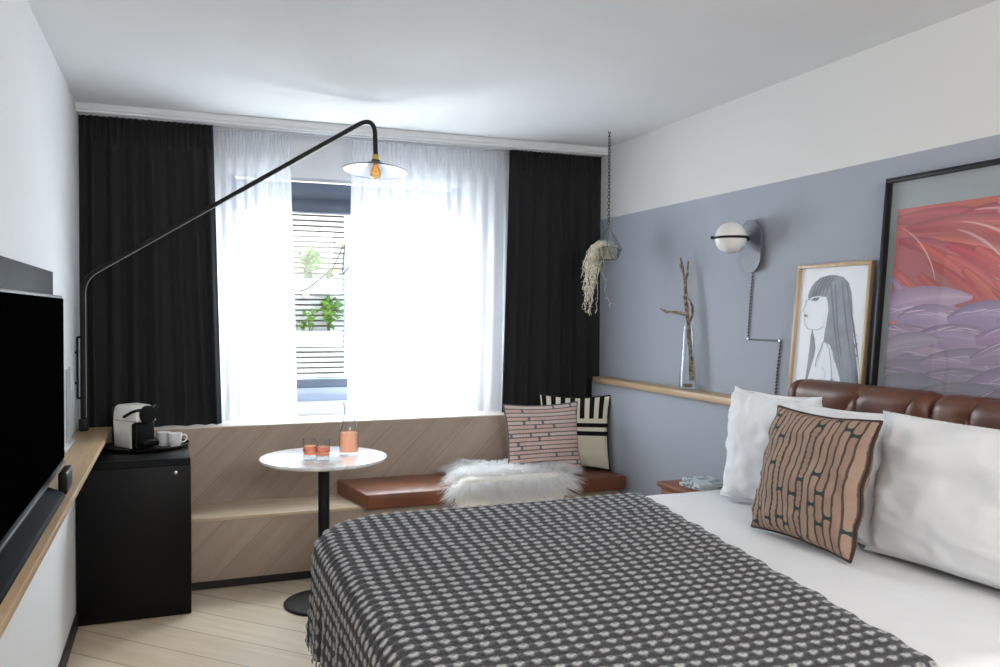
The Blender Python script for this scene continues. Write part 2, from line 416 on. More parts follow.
# leather seat pad
t = empty('seat_pad', (1.8, 4.72, .382), 'tan leather seat pad lying on the right part of the oak bench', 'seat pad')
b = bm_new(); prism(b, [(.972, 4.505, .384), (XRL - .015, 4.505, .384), (XRL - .015, 4.985, .384), (.892, 4.985, .384)], (0, 0, .084), bev=.010); obj('cover', b, m_leather, t)
b = bm_new()
def rrect(x0, x1, y0, y1, z, r=.012, n=5):
    out = []
    for cx, cy, a in ((x1 - r, y1 - r, 0), (x0 + r, y1 - r, PI / 2), (x0 + r, y0 + r, PI), (x1 - r, y0 + r, 1.5 * PI)):
        for k in range(n + 1): out.append(V(cx + r * math.cos(a + k / n * PI / 2), cy + r * math.sin(a + k / n * PI / 2), z))
    return out
closed_tube(b, [p + V(-.08 * (p.y - 4.508) / .474, 0, 0) if p.x < 1.5 else p for p in rrect(.977, XRL - .018, 4.508, 4.982, .462)], .0035, 6); obj('piping', b, m_leather, t)

# ------------------------------------------------------------------ pillows and cushions
def frameM(origin, right, up):
    r = Vector(right).normalized(); u = Vector(up); u = (u - r * u.dot(r)).normalized(); n = r.cross(u)
    M = Matrix.Identity(4)
    for i in range(3): M[i][0] = r[i]; M[i][1] = u[i]; M[i][2] = n[i]; M[i][3] = origin[i]
    return M
def pillow_bm(w, h, t, pinch=.08, seed=0, wr=.012, nu=44, power=.5, sag=0.0, flange=0.0, taper=0.0):
    b = bm_new(); uvl = b.loops.layers.uv.verify()
    off = V(seed * 3.7, seed * 1.3, seed * 9.1)
    def pt(u, v, s):
        x = u * (w / 2) * (1 - pinch * (1 - v * v) * abs(u)) * (1 - taper * v); y = v * (h / 2) * (1 - pinch * (1 - u * u) * abs(v))
        fu = min(1, abs(u) * (1 + flange)); fv = min(1, abs(v) * (1 + flange))
        k = max(0, (1 - fu ** 2.4) * (1 - fv ** 2.4)) ** power
        z = s * t / 2 * k * (1 + sag * (-v))
        cr_ = 1 - abs(mnoise.noise(V(u * 2.6 + v * 1.5, v * 2.2 - u, s) + off)) * 2
        nz = mnoise.noise(V(u * 2.2, v * 2.2, s * 2) + off) * wr * (0.3 + k) + mnoise.noise(V(u * 6, v * 5, s) + off) * wr * .35 + max(0, cr_ - .55) * wr * 1.3 * (.4 + max(abs(u), abs(v)) ** 2)
        edge = max(abs(u), abs(v)); fl = wr * 1.2 * mnoise.noise(V(u * 3, v * 3, 5) + off) * sstep(.75, 1, edge)
        return V(x, y + h / 2, z + nz * (1 - sstep(.9, 1, edge)) * s * .8 + fl)
    cache = {}
    def vert(i, j, s):
        u = -1 + 2 * i / nu; v = -1 + 2 * j / nu
        u = math.sin(u * PI / 2) * .6 + u * .4; v = math.sin(v * PI / 2) * .6 + v * .4
        key = (i, j, 0 if (i in (0, nu) or j in (0, nu)) else s)
        if key not in cache: cache[key] = (b.verts.new(pt(u, v, s)), u, v)
        return cache[key]
    for s in (1, -1):
        for i in range(nu):
            for j in range(nu):
                q = [vert(i, j, s), vert(i + 1, j, s), vert(i + 1, j + 1, s), vert(i, j + 1, s)]
                if s < 0: q = q[::-1]
                f = b.faces.new([a[0] for a in q]); f.smooth = True
                for l, a in zip(f.loops, q): l[uvl].uv = ((a[1] + 1) / 2, (a[2] + 1) / 2)
    edge = [pt(math.sin((-1 + 2 * k / nu) * PI / 2) * .6 + (-1 + 2 * k / nu) * .4, -1, 1) for k in range(nu)]
    q = lambda k: math.sin((-1 + 2 * k / nu) * PI / 2) * .6 + (-1 + 2 * k / nu) * .4
    edge += [pt(1, q(k), 1) for k in range(nu)] + [pt(q(nu - k), 1, 1) for k in range(nu)] + [pt(-1, q(nu - k), 1) for k in range(nu)]
    return b, edge
def stripe_fabric(name, a1, a2, line, knot, n=13, horizontal=False, knots=6.0):
    m = Mat(name, a1, .85, spec=.2); x, y, z = m.xyz('UV')
    if horizontal: x, y = y, x
    wob = (m.noise(m.vec(x * 3, y * 9, 0.0), 2.0, 2) - .5) * .008
    q = (x + wob) * float(n); idx = q.floor(); fr = q.fract()
    r1 = m.white(m.vec(idx, 1.0, 0.0)); r2 = m.white(m.vec(idx, 7.0, 2.0))
    yy = y * knots * 0.5 + r1 * 5.0; cell = yy.floor(); fy = yy.fract()
    rc = m.white(m.vec(idx, cell, 4.0))
    c = m.mix(m.noise(m.vec(x * 4, y * 4, 1.0), 2, 2), a1, a2)
    c = m.mix(r2.gt(.5) * .75, c, a2)
    d = (fr - .5).abs() * -1.0 + .5                     # distance to the line between two stripes
    tooth = ((y * 150.0).sin() * .5 + .5) * (r1.gt(.55)) * .09
    ln = (d - tooth).ss(.15, .09)
    c = m.mix(ln, c, line)
    kx = (fr - .5).abs(); ky = (fy - .5).abs()
    kn = (ky - kx * kx * .30).lt(.05) * rc.gt(.60)
    c = m.mix(kn, c, knot)
    m.base(c); m.bump(m.noise(scale=160, detail=2), .25, .003)
    return m
m_deco = stripe_fabric('striped_tan_fabric', (172, 146, 128), (150, 125, 110), (82, 71, 64), (56, 70, 70), 16, False, 9.0)
m_bdeco = stripe_fabric('striped_pink_fabric', (208, 160, 142), (212, 200, 194), (104, 98, 102), (112, 110, 114), 17, True, 8.0)
m_bwc = Mat('black_and_cream_weave', (214, 208, 190), .9, spec=.15)
_x, _y, _z = m_bwc.xyz('UV')
_top = ((_x * 7.3 + .30).fract().gt(.5)) * _y.gt(.685)
_bars = (_y.gt(.565) * _y.lt(.622)).max(_y.gt(.452) * _y.lt(.512))
m_bwc.base(m_bwc.mix(_top.max(_bars), (212, 206, 186), (22, 21, 26))); m_bwc.bump(m_bwc.noise(scale=200, detail=2), .3, .003)
m_pipe_dark = Mat('dark_piping', (60, 40, 34), .8)

def cushion(name, M, w, h, t, mat, label, cat='cushion', seed=0, piping=None, group=None, **k):
    b, edge = pillow_bm(w, h, t, seed=seed, **k)
    o = empty(name, None, label, cat, group, M=M)
    c = obj('cover', b, mat, o, ang=3.2, M=Matrix.Identity(4))
    if piping is not None:
        b = bm_new(); closed_tube(b, edge, .006, 6); obj('piping', b, piping, o, ang=3.2, M=Matrix.Identity(4))
    return o
def single_cushion(name, M, w, h, t, mat, label, cat, seed=0, **k):
    b, edge = pillow_bm(w, h, t, seed=seed, **k); o = obj(name, b, mat, None, ang=3.2, M=M); return tag(o, label, cat)

cushion('throw_cushion', frameM((2.070, 2.385, BED_Z + .004), (0.02, -1, 0.0), (.26, 0.03, 1)), .505, .475, .18, m_deco,
        'tan striped square cushion with dark piping standing on the bed', seed=2, piping=m_pipe_dark, pinch=.07, wr=.016)
cushion('throw_cushion', frameM((2.115, 4.67, .475), (1, .02, 0.0), (0.0, .18, 1)), .505, .44, .13, m_bdeco,
        'pink and grey horizontally striped cushion on the leather seat pad', seed=5, piping=m_bdeco, pinch=.08, wr=.012)
cushion('throw_cushion', frameM((2.372, 4.80, .472), (1, -.55, .0), (0.06, .12, 1)), .46, .475, .11, m_bwc,
        'cream cushion with black stripes leaning in the bench corner', seed=9, piping=m_blackmat, pinch=.09, wr=.012)
# sleeping pillows
single_cushion('pillow', frameM((2.305, 2.83, BED_Z + .002), (0.05, -1, 0.0), (.06, -.14, 1)), .58, .50, .19, m_linen,
               'plump white pillow left of the tan striped cushion, its pointed corner over the ledge', 'pillow', seed=21, pinch=.07, wr=.022, flange=.05, taper=.09)
single_cushion('pillow', frameM((2.240, 2.465, BED_Z + .002), (0.03, -1, 0.0), (.17, -.02, 1)), .58, .485, .13, m_linen,
               'white pillow almost hidden directly behind the tan striped cushion', 'pillow', seed=31, pinch=.07, wr=.016, flange=.05)
single_cushion('pillow', frameM((2.255, 1.83, BED_Z + .002), (0.05, -1, 0.0), (.16, 0.02, 1)), .82, .49, .20, m_linen,
               'large white pillow to the right of the tan striped cushion, cut by the photo edge', 'pillow', seed=41, pinch=.05, wr=.024, flange=.04)

# ------------------------------------------------------------------ bed
BX0, BX1, BY0, BY1 = .50, 2.44, 1.42, 3.34
t = empty('bed', (1.5, 2.4, 0), 'large bed with white mattress standing against the right wall', 'bed')
b = bm_new(); bx(b, BX0 + .06, BX1, BY0 + .05, BY1 - .05, .06, .34, .01); obj('bed_base', b, m_black, t)
b = bm_new(); bx(b, BX0 + .02, BX1, BY0 + .02, BY1 - .02, .34, BED_Z - .035, .09, 5); obj('mattress', b, m_linen, t)
for x in (BX0 + .15, BX1 - .1):
    for y in (BY0 + .12, BY1 - .12):
        b = bm_new(); lathe(b, [(.025, 0), (.03, .06)], (x, y, 0), 16); obj('leg', b, m_blackmat, t)

RC = .30
def drape(s, t, x0, y0, x1, y1, z, hang_max, corner_r=RC, bend=.06, soften=.02, foldamp=.012, seed=0):
    """flat cloth point (s,t) laid on a rounded rectangle top; hangs down outside it (only the x0 side and the y sides)"""
    px = max(s, x0 + corner_r); py = min(max(t, y0 + corner_r), y1 - corner_r)
    dx, dy = s - px, t - py
    r = math.hypot(dx, dy)
    if s >= x0 + corner_r:
        d = max(t - y1, y0 - t, -9); n = V(0, 1, 0) if t > (y0 + y1) / 2 else V(0, -1, 0)
        base = V(s, y1 if n.y > 0 else y0, z)
    elif y0 + corner_r <= t <= y1 - corner_r:
        d = x0 - s; n = V(-1, 0, 0); base = V(x0, t, z)
    else:
        n = V(dx, dy, 0) / max(r, 1e-6); d = r - corner_r; base = V(px, py, z) + n * corner_r
    if d <= -bend: return V(s, t, z)
    L = bend * PI / 2
    if d + bend < L * 1.0 + 0:
        a = (d + bend) / bend
        p = base + n * (-bend + bend * math.sin(min(a, PI / 2))) + V(0, 0, -bend + bend * math.cos(min(a, PI / 2)))
        return p
    dr = d + bend - L
    dr = hang_max * (1 - math.exp(-dr / hang_max * 1.0)) if False else min(dr, hang_max)
    arc = base.x * 1.0 + base.y * 1.3 + math.atan2(n.y, -n.x) * .35
    w_ = math.sin(arc * 22 + seed) * .6 + math.sin(arc * 37 + 1 + seed) * .4
    return base + n * (foldamp * w_ * sstep(0, .25, dr) + .012 * sstep(0, .4, dr)) + V(0, 0, -bend - dr)

# white sheet
b = bm_new()
def fsheet(u, v):
    s = lerp(1.40, BX1 - .005, u); t = lerp(BY0 - .25, BY1 + .25, v)
    p = drape(s, t, BX0 - 5, BY0, BX1, BY1, BED_Z - .012, .3, .02, .05, foldamp=.01)
    wv = mnoise.noise(V(s * 3, t * 3, 0)) * .006 + mnoise.noise(V(s * 9 + t * 4, t * 7, 3)) * .0025
    return p + V(0, 0, wv)
grid(b, fsheet, 90, 130); tag(obj('bed_sheet', b, m_linen, None, 3.2), 'smooth white cotton sheet covering the mattress between blanket and pillows', 'sheet')

# knitted blanket
PX, PY = .047, .046
m_blank = Mat('waffle_knit_wool', (70, 70, 72), .95, spec=.1)
_x, _y, _z = m_blank.xyz('UV')
_nz = m_blank.noise(m_blank.vec(_x * 1.0, _y * 1.0, 0.0), 3.5, 3)
_fx = _x.fract() - .5; _fy = _y.fract() - .5
_rr = ((_fx * _fx) * 6.2 + (_fy * _fy) * 10.5).sqrt()
_dot = (_rr + (_nz - .5) * .5).ss(1.0, .52)
_hole = _rr.ss(.42, .18) * .75
_ring = (_rr * 15.0 + _nz * 6.0).sin() * .5 + .5
_yarn = m_blank.noise(m_blank.vec(_x * 8.0, _y * 2.5, 0.0), 2.2, 3)
_darkc = m_blank.mix(_yarn.ss(.35, .7), (46, 46, 49), (90, 90, 93))
_lightc = m_blank.mix(_ring * .30 + _hole, (186, 186, 187), (108, 108, 111))
m_blank.base(m_blank.mix(_dot, _darkc, _lightc))
m_blank.b.inputs['Sheen Weight'].default_value = .2
m_blank.bump(_yarn * .5 + _ring * _dot * .4, .55, .006)
HANG = .36
def edge_x(t): return lerp(1.665, 1.975, (t - BY0) / (BY1 - BY0)) + .006 * math.sin(t * 40) + .004 * math.sin(t * 17)
S0 = BX0 - .03 - HANG; T0 = BY0 - .30; T1 = BY1 + .17
NU, NV = 300, 360
b = bm_new()
XF, YF0, YF1 = BX0 - .04, BY0 - .012, BY1 + .012
def bpoint(u, v):
    t = lerp(T0, T1, v); tc = min(max(t, BY0), BY1)
    s = lerp(S0, edge_x(t), u)
    p = drape(s, t, XF, YF0, 99, YF1, BED_Z + .004, .36 - .03 * math.sin(t * 9), .34, .075, seed=2)
    slump = 0.0
    return p - V(0, 0, slump * (1 if p.z > .5 else 1) * .8)
def ucell(u, v):
    t = lerp(T0, T1, v); s = lerp(S0, lerp(1.665, 1.975, .5), u); return (s / PX, t / PY)
P = [[bpoint(i / NU, j / NV) for j in range(NV + 1)] for i in range(NU + 1)]
vs = []
for i in range(NU + 1):
    row = []
    for j in range(NV + 1):
        du = P[min(i + 1, NU)][j] - P[max(i - 1, 0)][j]; dv = P[i][min(j + 1, NV)] - P[i][max(j - 1, 0)]
        n = du.cross(dv); n = n.normalized() if n.length > 1e-9 else V(0, 0, 1)
        cu, cv = ucell(i / NU, j / NV); fx = cu % 1 - .5; fy = cv % 1 - .5
        h = max(0, 1 - math.sqrt(fx * fx * 6.2 + fy * fy * 10.5) * .95) * .008 * sstep(1.0, .97, i / NU) + .003 * math.cos(2 * PI * fy) * sstep(1.0, .97, i / NU)
        row.append(b.verts.new(P[i][j] + n * h))
    vs.append(row)
uvl = b.loops.layers.uv.verify()
for i in range(NU):
    for j in range(NV):
        f = b.faces.new((vs[i][j], vs[i + 1][j], vs[i + 1][j + 1], vs[i][j + 1])); f.smooth = True
        for l, (a, c) in zip(f.loops, ((i, j), (i + 1, j), (i + 1, j + 1), (i, j + 1))): l[uvl].uv = ucell(a / NU, c / NV)
bl = empty('blanket', (1.2, 2.4, BED_Z), 'dark grey chunky waffle knit blanket spread over the foot of the bed', 'blanket')
obj('knit_cloth', b, m_blank, bl, 3.2, recalc=False)
m_fringe = Mat('wool_fringe', (120, 118, 114), .95)
b = bm_new()
for k in range(90):
    v = .12 + .88 * k / 89 if True else 0
    p = bpoint(0.0, v)
    q = p + V(random.uniform(-.012, .004), random.uniform(-.01, .01), -random.uniform(.012, .03))
    tube(b, [p, (p + q) / 2 + V(-.004, 0, 0), q], [.003, .0025, .001], 4)
for k in range(60):
    u = k / 59 * .35
    p = bpoint(u, 1.0); q = p + V(random.uniform(-.01, .01), random.uniform(0, .012), -random.uniform(.012, .03))
    tube(b, [p, (p + q) / 2 + V(0, .004, 0), q], [.003, .0025, .001], 4)
obj('fringe', b, m_fringe, bl)

# headboard: leather cushions with stitched creases
t = empty('headboard', (2.51, 2.2, .35), 'padded brown leather headboard mounted on the right wall behind the pillows', 'headboard')
HB0, HBZ = 2.445, 1.195
def hb_panel(y0, y1, creases, z0=.62, z1=HBZ, dep=.105):
    b = bm_new(); nu, nv = 170, 70
    def fn(u, v):
        # v runs bottom front -> over the rounded top -> down the back
        y = lerp(y0, y1, u); ev = min(abs(u), abs(1 - u)); rnd = 1 - (1 - min(1, ev / .09)) ** 2
        R = .055
        L1 = (z1 - R - z0); L2 = PI * R / 2 + .0; L3 = dep - R
        s = v * (L1 + L2 + L3)
        if s < L1: x, z = HB0, z0 + s
        elif s < L1 + L2: a = (s - L1) / R; x, z = HB0 + R * (1 - math.cos(a)), z1 - R + R * math.sin(a)
        else: x, z = HB0 + R + (s - L1 - L2), z1
        g = 0
        for (ya, za, yb, zb) in creases:
            A = V(ya, za, 0); B = V(yb, zb, 0); Q = V(y, z0 + s, 0); d = B - A; tt = max(0, min(1, (Q - A).dot(d) / d.length_squared)); dist = (Q - (A + d * tt)).length
            g += .007 * math.exp(-(dist / .006) ** 2) + .005 * math.exp(-(dist / .03) ** 2)
        sq = math.sqrt(max(0, rnd))
        x += (1 - sq) * .045 + g; z -= (1 - sq) * .05 + g * .7
        x -= .01 * math.sin(PI * u)
        return (x, y, z)
    grid(b, fn, nu, nv); return b
C1 = [(2.82, 1.05, 2.80, 1.24), (2.50, .98, 2.42, 1.14), (2.42, 1.14, 2.30, 1.22), (2.66, .98, 2.58, 1.12), (2.58, 1.12, 2.46, 1.2), (2.60, .98, 2.58, 1.18)]
obj('pad', hb_panel(2.925, 2.19, [(2.855, .9, 2.85, 1.26), (2.66, .95, 2.56, 1.12), (2.56, 1.12, 2.47, 1.2), (2.50, .9, 2.51, 1.17), (2.36, .92, 2.24, 1.22)]), m_hb, t, 3.2)
obj('pad', hb_panel(2.185, 1.44, [(1.99, .95, 2.02, 1.13), (2.02, 1.13, 1.98, 1.24), (1.86, .9, 1.78, 1.15), (1.65, .9, 1.66, 1.2)]), m_hb, t, 3.2)
b = bm_new(); bx(b, 2.475, 2.562, 1.46, 2.905, .36, 1.12, .01); obj('back_board', b, m_hb, t)

# nightstand and papers
t = empty('nightstand', (2.44, 3.62, 0), 'small brown wooden nightstand between the bed and the bench', 'nightstand')
b = bm_new(); bx(b, 2.355, 2.59, 3.45, 3.78, .563, .590, .003); obj('top', b, m_nswood, t)
b = bm_new(); bx(b, 2.37, 2.59, 3.465, 3.765, .25, .563, .003); obj('cabinet', b, m_nswood, t)
b = bm_new(); bx(b, 2.36, 2.369, 3.48, 3.75, .42, .555, .002); d = obj('drawer', b, m_nswood, t)
b = bm_new(); sphere(b, (2.352, 3.615, .49), .012); obj('knob', b, m_steel, d)
for x in (2.39, 2.57):
    for y in (3.48, 3.75):
        b = bm_new(); lathe(b, [(.012, 0), (.016, .25)], (x, y, 0), 12); obj('leg', b, m_nswood, t)
m_paper = Mat('magazine_cover', (186, 196, 198), .4); _pn = m_paper.noise(scale=26, detail=2); m_paper.base(m_paper.mix(_pn.ss(.52, .58), (206, 214, 214), (120, 134, 136)))
m_pages = Mat('paper_pages', (222, 222, 218), .8)
for i, (z, a, l) in enumerate(((.591, .12, 'pale magazine at the bottom of the pile on the nightstand'), (.609, -.18, 'grey patterned magazine on top of the pile on the nightstand'))):
    t = empty('magazine', None, l, 'magazine', 'magazines on the nightstand', M=Matrix.Translation((2.498, 3.56, z)) @ Matrix.Rotation(a, 4, 'Z'))
    b = bm_new(); bx(b, -.075, .075, -.10, .10, .0015, .0145); obj('pages', b, m_pages, t, M=Matrix.Identity(4))
    b = bm_new(); bx(b, -.077, .077, -.102, .102, .0145, .0165); bx(b, -.077, .077, -.102, .102, 0, .0015); bx(b, -.0785, -.077, -.102, .102, 0, .0165); obj('cover', b, m_paper, t, M=Matrix.Identity(4))

# ------------------------------------------------------------------ sheepskin
t = empty('sheepskin', (1.8, 4.7, .47), 'fluffy white sheepskin draped over the front edge of the leather seat pad', 'sheepskin')
SX = [(1.50, 4.93), (1.62, 4.96), (1.75, 4.86), (1.95, 4.88), (2.14, 4.86), (2.24, 4.90)]
def sk(u, v):
    # u across, v from back (0) over the front edge (1)
    x0 = lerp(1.55, 1.47, min(1, v * 1.5)) + .03 * math.sin(v * 9); x1 = lerp(2.30, 2.15, v) + .05 * math.sin(v * 5 + .6)
    x = lerp(x0, x1, u)
    yb = 4.86 + .04 * math.sin(u * 8 + .5) + .04 * math.sin(u * 15)
    L = (yb - 4.50) + .30; s = v * L
    top = yb - 4.50
    if s < top: p = V(x, yb - s, .474 + .045 * sstep(0, .05, s) * sstep(-.01, .12, min(u, 1 - u)))
    else:
        d = s - top; a = min(d / .03, PI / 2)
        p = V(x, 4.50 - .03 * math.sin(a), .474 + .045 * sstep(-.01, .12, min(u, 1 - u)) - .03 * (1 - math.cos(a)) - max(0, d - .03 * PI / 2) * 1.1); 
    return p
b = bm_new(); grid(b, lambda u, v: sk(u, v) + V(0, 0, .004) + V(0, -.004, 0), 50, 50); obj('hide', b, m_cream, t, 3.2, recalc=False)
b = bm_new(); rr = random.Random(4)
for k in range(21000):
    u = rr.random(); v = rr.random() ** 1.15
    short = v > .70
    if v > .72 and rr.random() < .80: continue
    p = sk(u, v); L = rr.uniform(.055, .095) if not short else rr.uniform(.022, .042)
    if v > .5 and v < .70: L *= .9
    nrm = V(0, 0, 1) if v < .52 else V(0, -1, .0)
    eu = (u - .5) * 2; ed = V(eu * abs(eu) ** 3 * 1.4, (1 if v < .06 else -.55), -.12 if v < .5 else -1.0)
    clump = mnoise.noise_vector(V(p.x * 28, p.y * 28, p.z * 28)) * .9
    d = (nrm * ((1.3 if v < .15 else .85) if v < .5 else .35) + ed * .6 + clump + V(rr.uniform(-.35, .35), rr.uniform(-.35, .35), rr.uniform(-.1, .2))).normalized()
    side = d.cross(V(rr.uniform(-1, 1), rr.uniform(-1, 1), rr.uniform(-1, 1))).normalized() * rr.uniform(.0010, .0019)
    bend = V(ed.x, ed.y, -.7) * L * .4
    p1 = p + d * L * .55; p2 = p + d * L * .9 + bend
    if v > .5 and p2.y > 4.47: p2.y = 4.47
    if p1.z < .477 and p.y > 4.5: p1.z = .477
    if p2.z < .476 and p2.y > 4.5: p2.z = .476
    a = [b.verts.new(p - side), b.verts.new(p + side), b.verts.new(p1 + side), b.verts.new(p1 - side), b.verts.new(p2)]
    b.faces.new((a[0], a[1], a[2], a[3])); b.faces.new((a[3], a[2], a[4]))
obj('fleece', b, m_sheen_white, t, 3.2, recalc=False)

# ------------------------------------------------------------------ side table and drinks
TX, TY = .690, 4.224
t = empty('side_table', (TX, TY, 0), 'round white marble table on a black pedestal in front of the bench', 'table')
b = bm_new(); lathe(b, [(.284, .715), (.302, .719), (.312, .726), (.314, .733), (.311, .739), (.305, .740)], (TX, TY, .004), 72); obj('table_top', b, m_marble, t, .5)
b = bm_new(); lathe(b, [(.028, .02), (.028, .70), (.09, .705), (.09, .715)], (TX, TY, 0), 28); obj('pole', b, m_blackmat, t, .5)
b = bm_new(); lathe(b, [(.195, 0), (.197, .004), (.197, .010), (.19, .014), (.06, .024), (.03, .030)], (TX, TY, 0), 56); obj('base', b, m_blackmat, t, .4)
# carafe
cx, cy = .812, 4.205
t = empty('carafe', (cx, cy, .745), 'clear glass carafe of orange drink on the marble table', 'carafe')
b = bm_new(); lathe(b, [(.0, .0), (.046, .0), (.0475, .006), (.0475, .05), (.047, .105), (.044, .135), (.036, .165), (.027, .19), (.024, .212), (.025, .235), (.031, .268), (.030, .268), (.0235, .235), (.0225, .212), (.0255, .19), (.0345, .165), (.0425, .135), (.0455, .105), (.046, .05), (.046, .02)], (cx, cy, .745), 40, False, False)
obj('glass_body', b, m_glass, t, 1.2)
b = bm_new(); lathe(b, [(.0445, .020), (.0447, .115)], (cx, cy, .745), 36); obj('drink', b, m_juice, t)
# tumblers
def tumbler(x, y, label):
    t = empty('tumbler', (x, y, .745), label, 'glass', 'tumblers on the marble table')
    b = bm_new(); lathe(b, [(.0, .0), (.031, .0), (.032, .006), (.0312, .04), (.033, .07), (.0365, .108), (.0355, .108), (.032, .07), (.030, .04), (.030, .016)], (x, y, .745), 32, False, False); obj('glass_body', b, m_glass, t, 1.2)
    b = bm_new(); lathe(b, [(.029, .026), (.029, .04), (.0305, .070)], (x, y, .745), 28); obj('drink', b, m_juice, t)
    b = bm_new()
    for z0 in (.034, .062):
        lathe(b, [(.0318 if z0 < .04 else .0325, z0), (.0318 if z0 < .04 else .0328, z0 + .003)], (x, y, .745), 32, False, False)
    for k in range(16):
        a = 2 * PI * k / 16; q = V(x + .0318 * math.cos(a), y + .0318 * math.sin(a), .745 + .050)
        sphere(b, q, .0042, 1, 1, 1.3, 6, 4)
    obj('printed_band', b, m_reddrink, t); return t
tumbler(.608, 4.135, 'left one of two clear patterned tumblers of orange drink on the marble table')
tumbler(.663, 4.085, 'right one of two clear patterned tumblers of orange drink, the one nearer the carafe')

# ------------------------------------------------------------------ minibar cabinet, tray, coffee machine, cups
t = empty('minibar_cabinet', (-.19, 4.64, 0), 'black minibar cabinet in the corner below the wooden shelf', 'cabinet')
b = bm_new(); bx(b, XLL + .004, .058, 4.325, 4.985, .02, .752, .004); obj('carcass', b, m_black, t)
b = bm_new(); bx(b, XLL + .006, .064, 4.285, 4.323, .004, .728, .004); d = obj('door', b, m_black, t)
b = bm_new(); prism(b, [(XLL + .006, 4.290, .730), (XLL + .006, 4.325, .730), (XLL + .006, 4.345, .757), (XLL + .006, 4.315, .757)], (.496, 0, 0)); obj('top_rail', b, m_black, t)
b = bm_new(); lathe(b, [(.009, 0), (.009, .004), (.006, .006)], (0, 0, 0), 20); 
bmesh.ops.transform(b, matrix=Matrix.Translation((-.004, 4.285, .695)) @ Matrix.Rotation(PI / 2, 4, 'X'), verts=b.verts); obj('lock', b, m_steel, d)
b = bm_new(); bx(b, XLL + .02, .04, 4.35, 4.96, 0, .02); obj('plinth', b, m_blackmat, t)

TRX, TRY, TRZ = -.145, 4.765, .753
b = bm_new(); lathe(b, [(.0, 0), (.185, 0), (.198, .004), (.208, .018), (.2095, .018), (.206, .010), (.196, .0075), (.18, .0065), (.0, .0065)], (TRX, TRY, TRZ), 64, False, False)
tag(obj('tray', b, Mat('black_tray', (26, 25, 24), .3), None), 'round black serving tray on top of the minibar cabinet', 'tray')
ZT = TRZ + .0075
ca = math.radians(36)
CM = Matrix.Translation((-.205, 4.735, ZT)) @ Matrix.Rotation(ca, 4, 'Z') @ Matrix.Diagonal((.94, .90, .95, 1))
t = empty('coffee_machine', None, 'small white capsule coffee machine with black front on the tray', 'coffee machine', M=CM)
I4 = Matrix.Identity(4)
b = bm_new()
prof = [(-.060, 0), (.105, 0), (.108, .14), (.108, .19), (.095, .222), (.06, .236), (-.05, .233), (-.095, .222), (-.115, .205), (-.115, .150), (-.105, .145), (-.060, .140)]
prism(b, [(-.06, y, z) for y, z in prof], (.12, 0, 0), bev=.007); obj('body', b, m_ivory, t, .7, M=I4)
b = bm_new(); bx(b, -.0605, .0605, -.113, .103, .147, .151); obj('seam', b, Mat('seam_grey', (150, 148, 142), .5), t, M=I4)
b = bm_new(); bx(b, -.058, .058, -.105, -.058, .0, .143, .010, 3); obj('front_panel', b, m_plast, t, M=I4)
b = bm_new(); bx(b, -.05, .05, -.165, -.10, .018, .052, .012, 3); obj('cup_support', b, m_plast, t, M=I4)
b = bm_new(); lathe(b, [(.046, 0), (.049, .006), (.049, .02), (.045, .026), (.02, .028)], (0, 0, 0), 36)
bmesh.ops.transform(b, matrix=Matrix.Translation((.004, -.108, .186)) @ Matrix.Rotation(PI / 2, 4, 'X'), verts=b.verts); obj('brew_head', b, m_plast, t, .5, M=I4)
b = bm_new(); tube(b, fillet([(-.01, -.128, .214), (-.060, -.112, .212), (-.067, -.075, .200), (-.067, -.005, .172)], .02), .008, 10); tube(b, fillet([(-.02, -.125, .222), (.03, -.13, .228), (.064, -.10, .23)], .02), .006, 10); obj('lever', b, m_plast, t, M=I4)
b = bm_new(); lathe(b, [(.010, 0), (.012, .02)], (.0, -.09, .13), 16); obj('spout', b, m_plast, t, M=I4)
b = bm_new(); bx(b, -.05, .05, .108, .155, .02, .222, .016, 3); obj('water_tank', b, m_smoke, t, M=I4)

def cup(x, y, ang, label):
    t = empty('cup', None, label, 'cup', 'white cups on the tray', M=Matrix.Translation((x, y, ZT)) @ Matrix.Rotation(ang, 4, 'Z'))
    b = bm_new(); lathe(b, [(.0, 0), (.022, 0), (.026, .004), (.032, .03), (.036, .074), (.034, .074), (.031, .03), (.023, .008), (.0, .007)], (0, 0, 0), 36, False, False); obj('bowl', b, m_china, t, 1.0, M=I4)
    b = bm_new(); tube(b, fillet([(.033, 0, .060), (.053, 0, .064), (.060, 0, .042), (.048, 0, .026), (.030, 0, .022)], .012, 5), .0035, 8); obj('handle', b, m_china, t, M=I4); return t
cup(-.062, 4.72, 2.2, 'white coffee cup right beside the coffee machine, half hidden by the other cup')
cup(-.008, 4.665, .15, 'white coffee cup at the front of the tray with its handle to the right')

# ------------------------------------------------------------------ left wall: shelf, television, soundbar, lamp
b = bm_new(); bx(b, XL + .001, -.330, YR + .05, 4.995, .810, .838, .003); tag(obj('wall_shelf', b, m_shelfwood, None), 'long oak shelf along the left wall under the television', 'shelf')
b = bm_new(); bx(b, 2.572, XR - .001, YR + .05, 4.94, 1.015, 1.050, .003); tag(obj('wall_shelf', b, m_shelfwood, None), 'oak ledge along the grey right wall holding the twig vase and pictures', 'shelf')

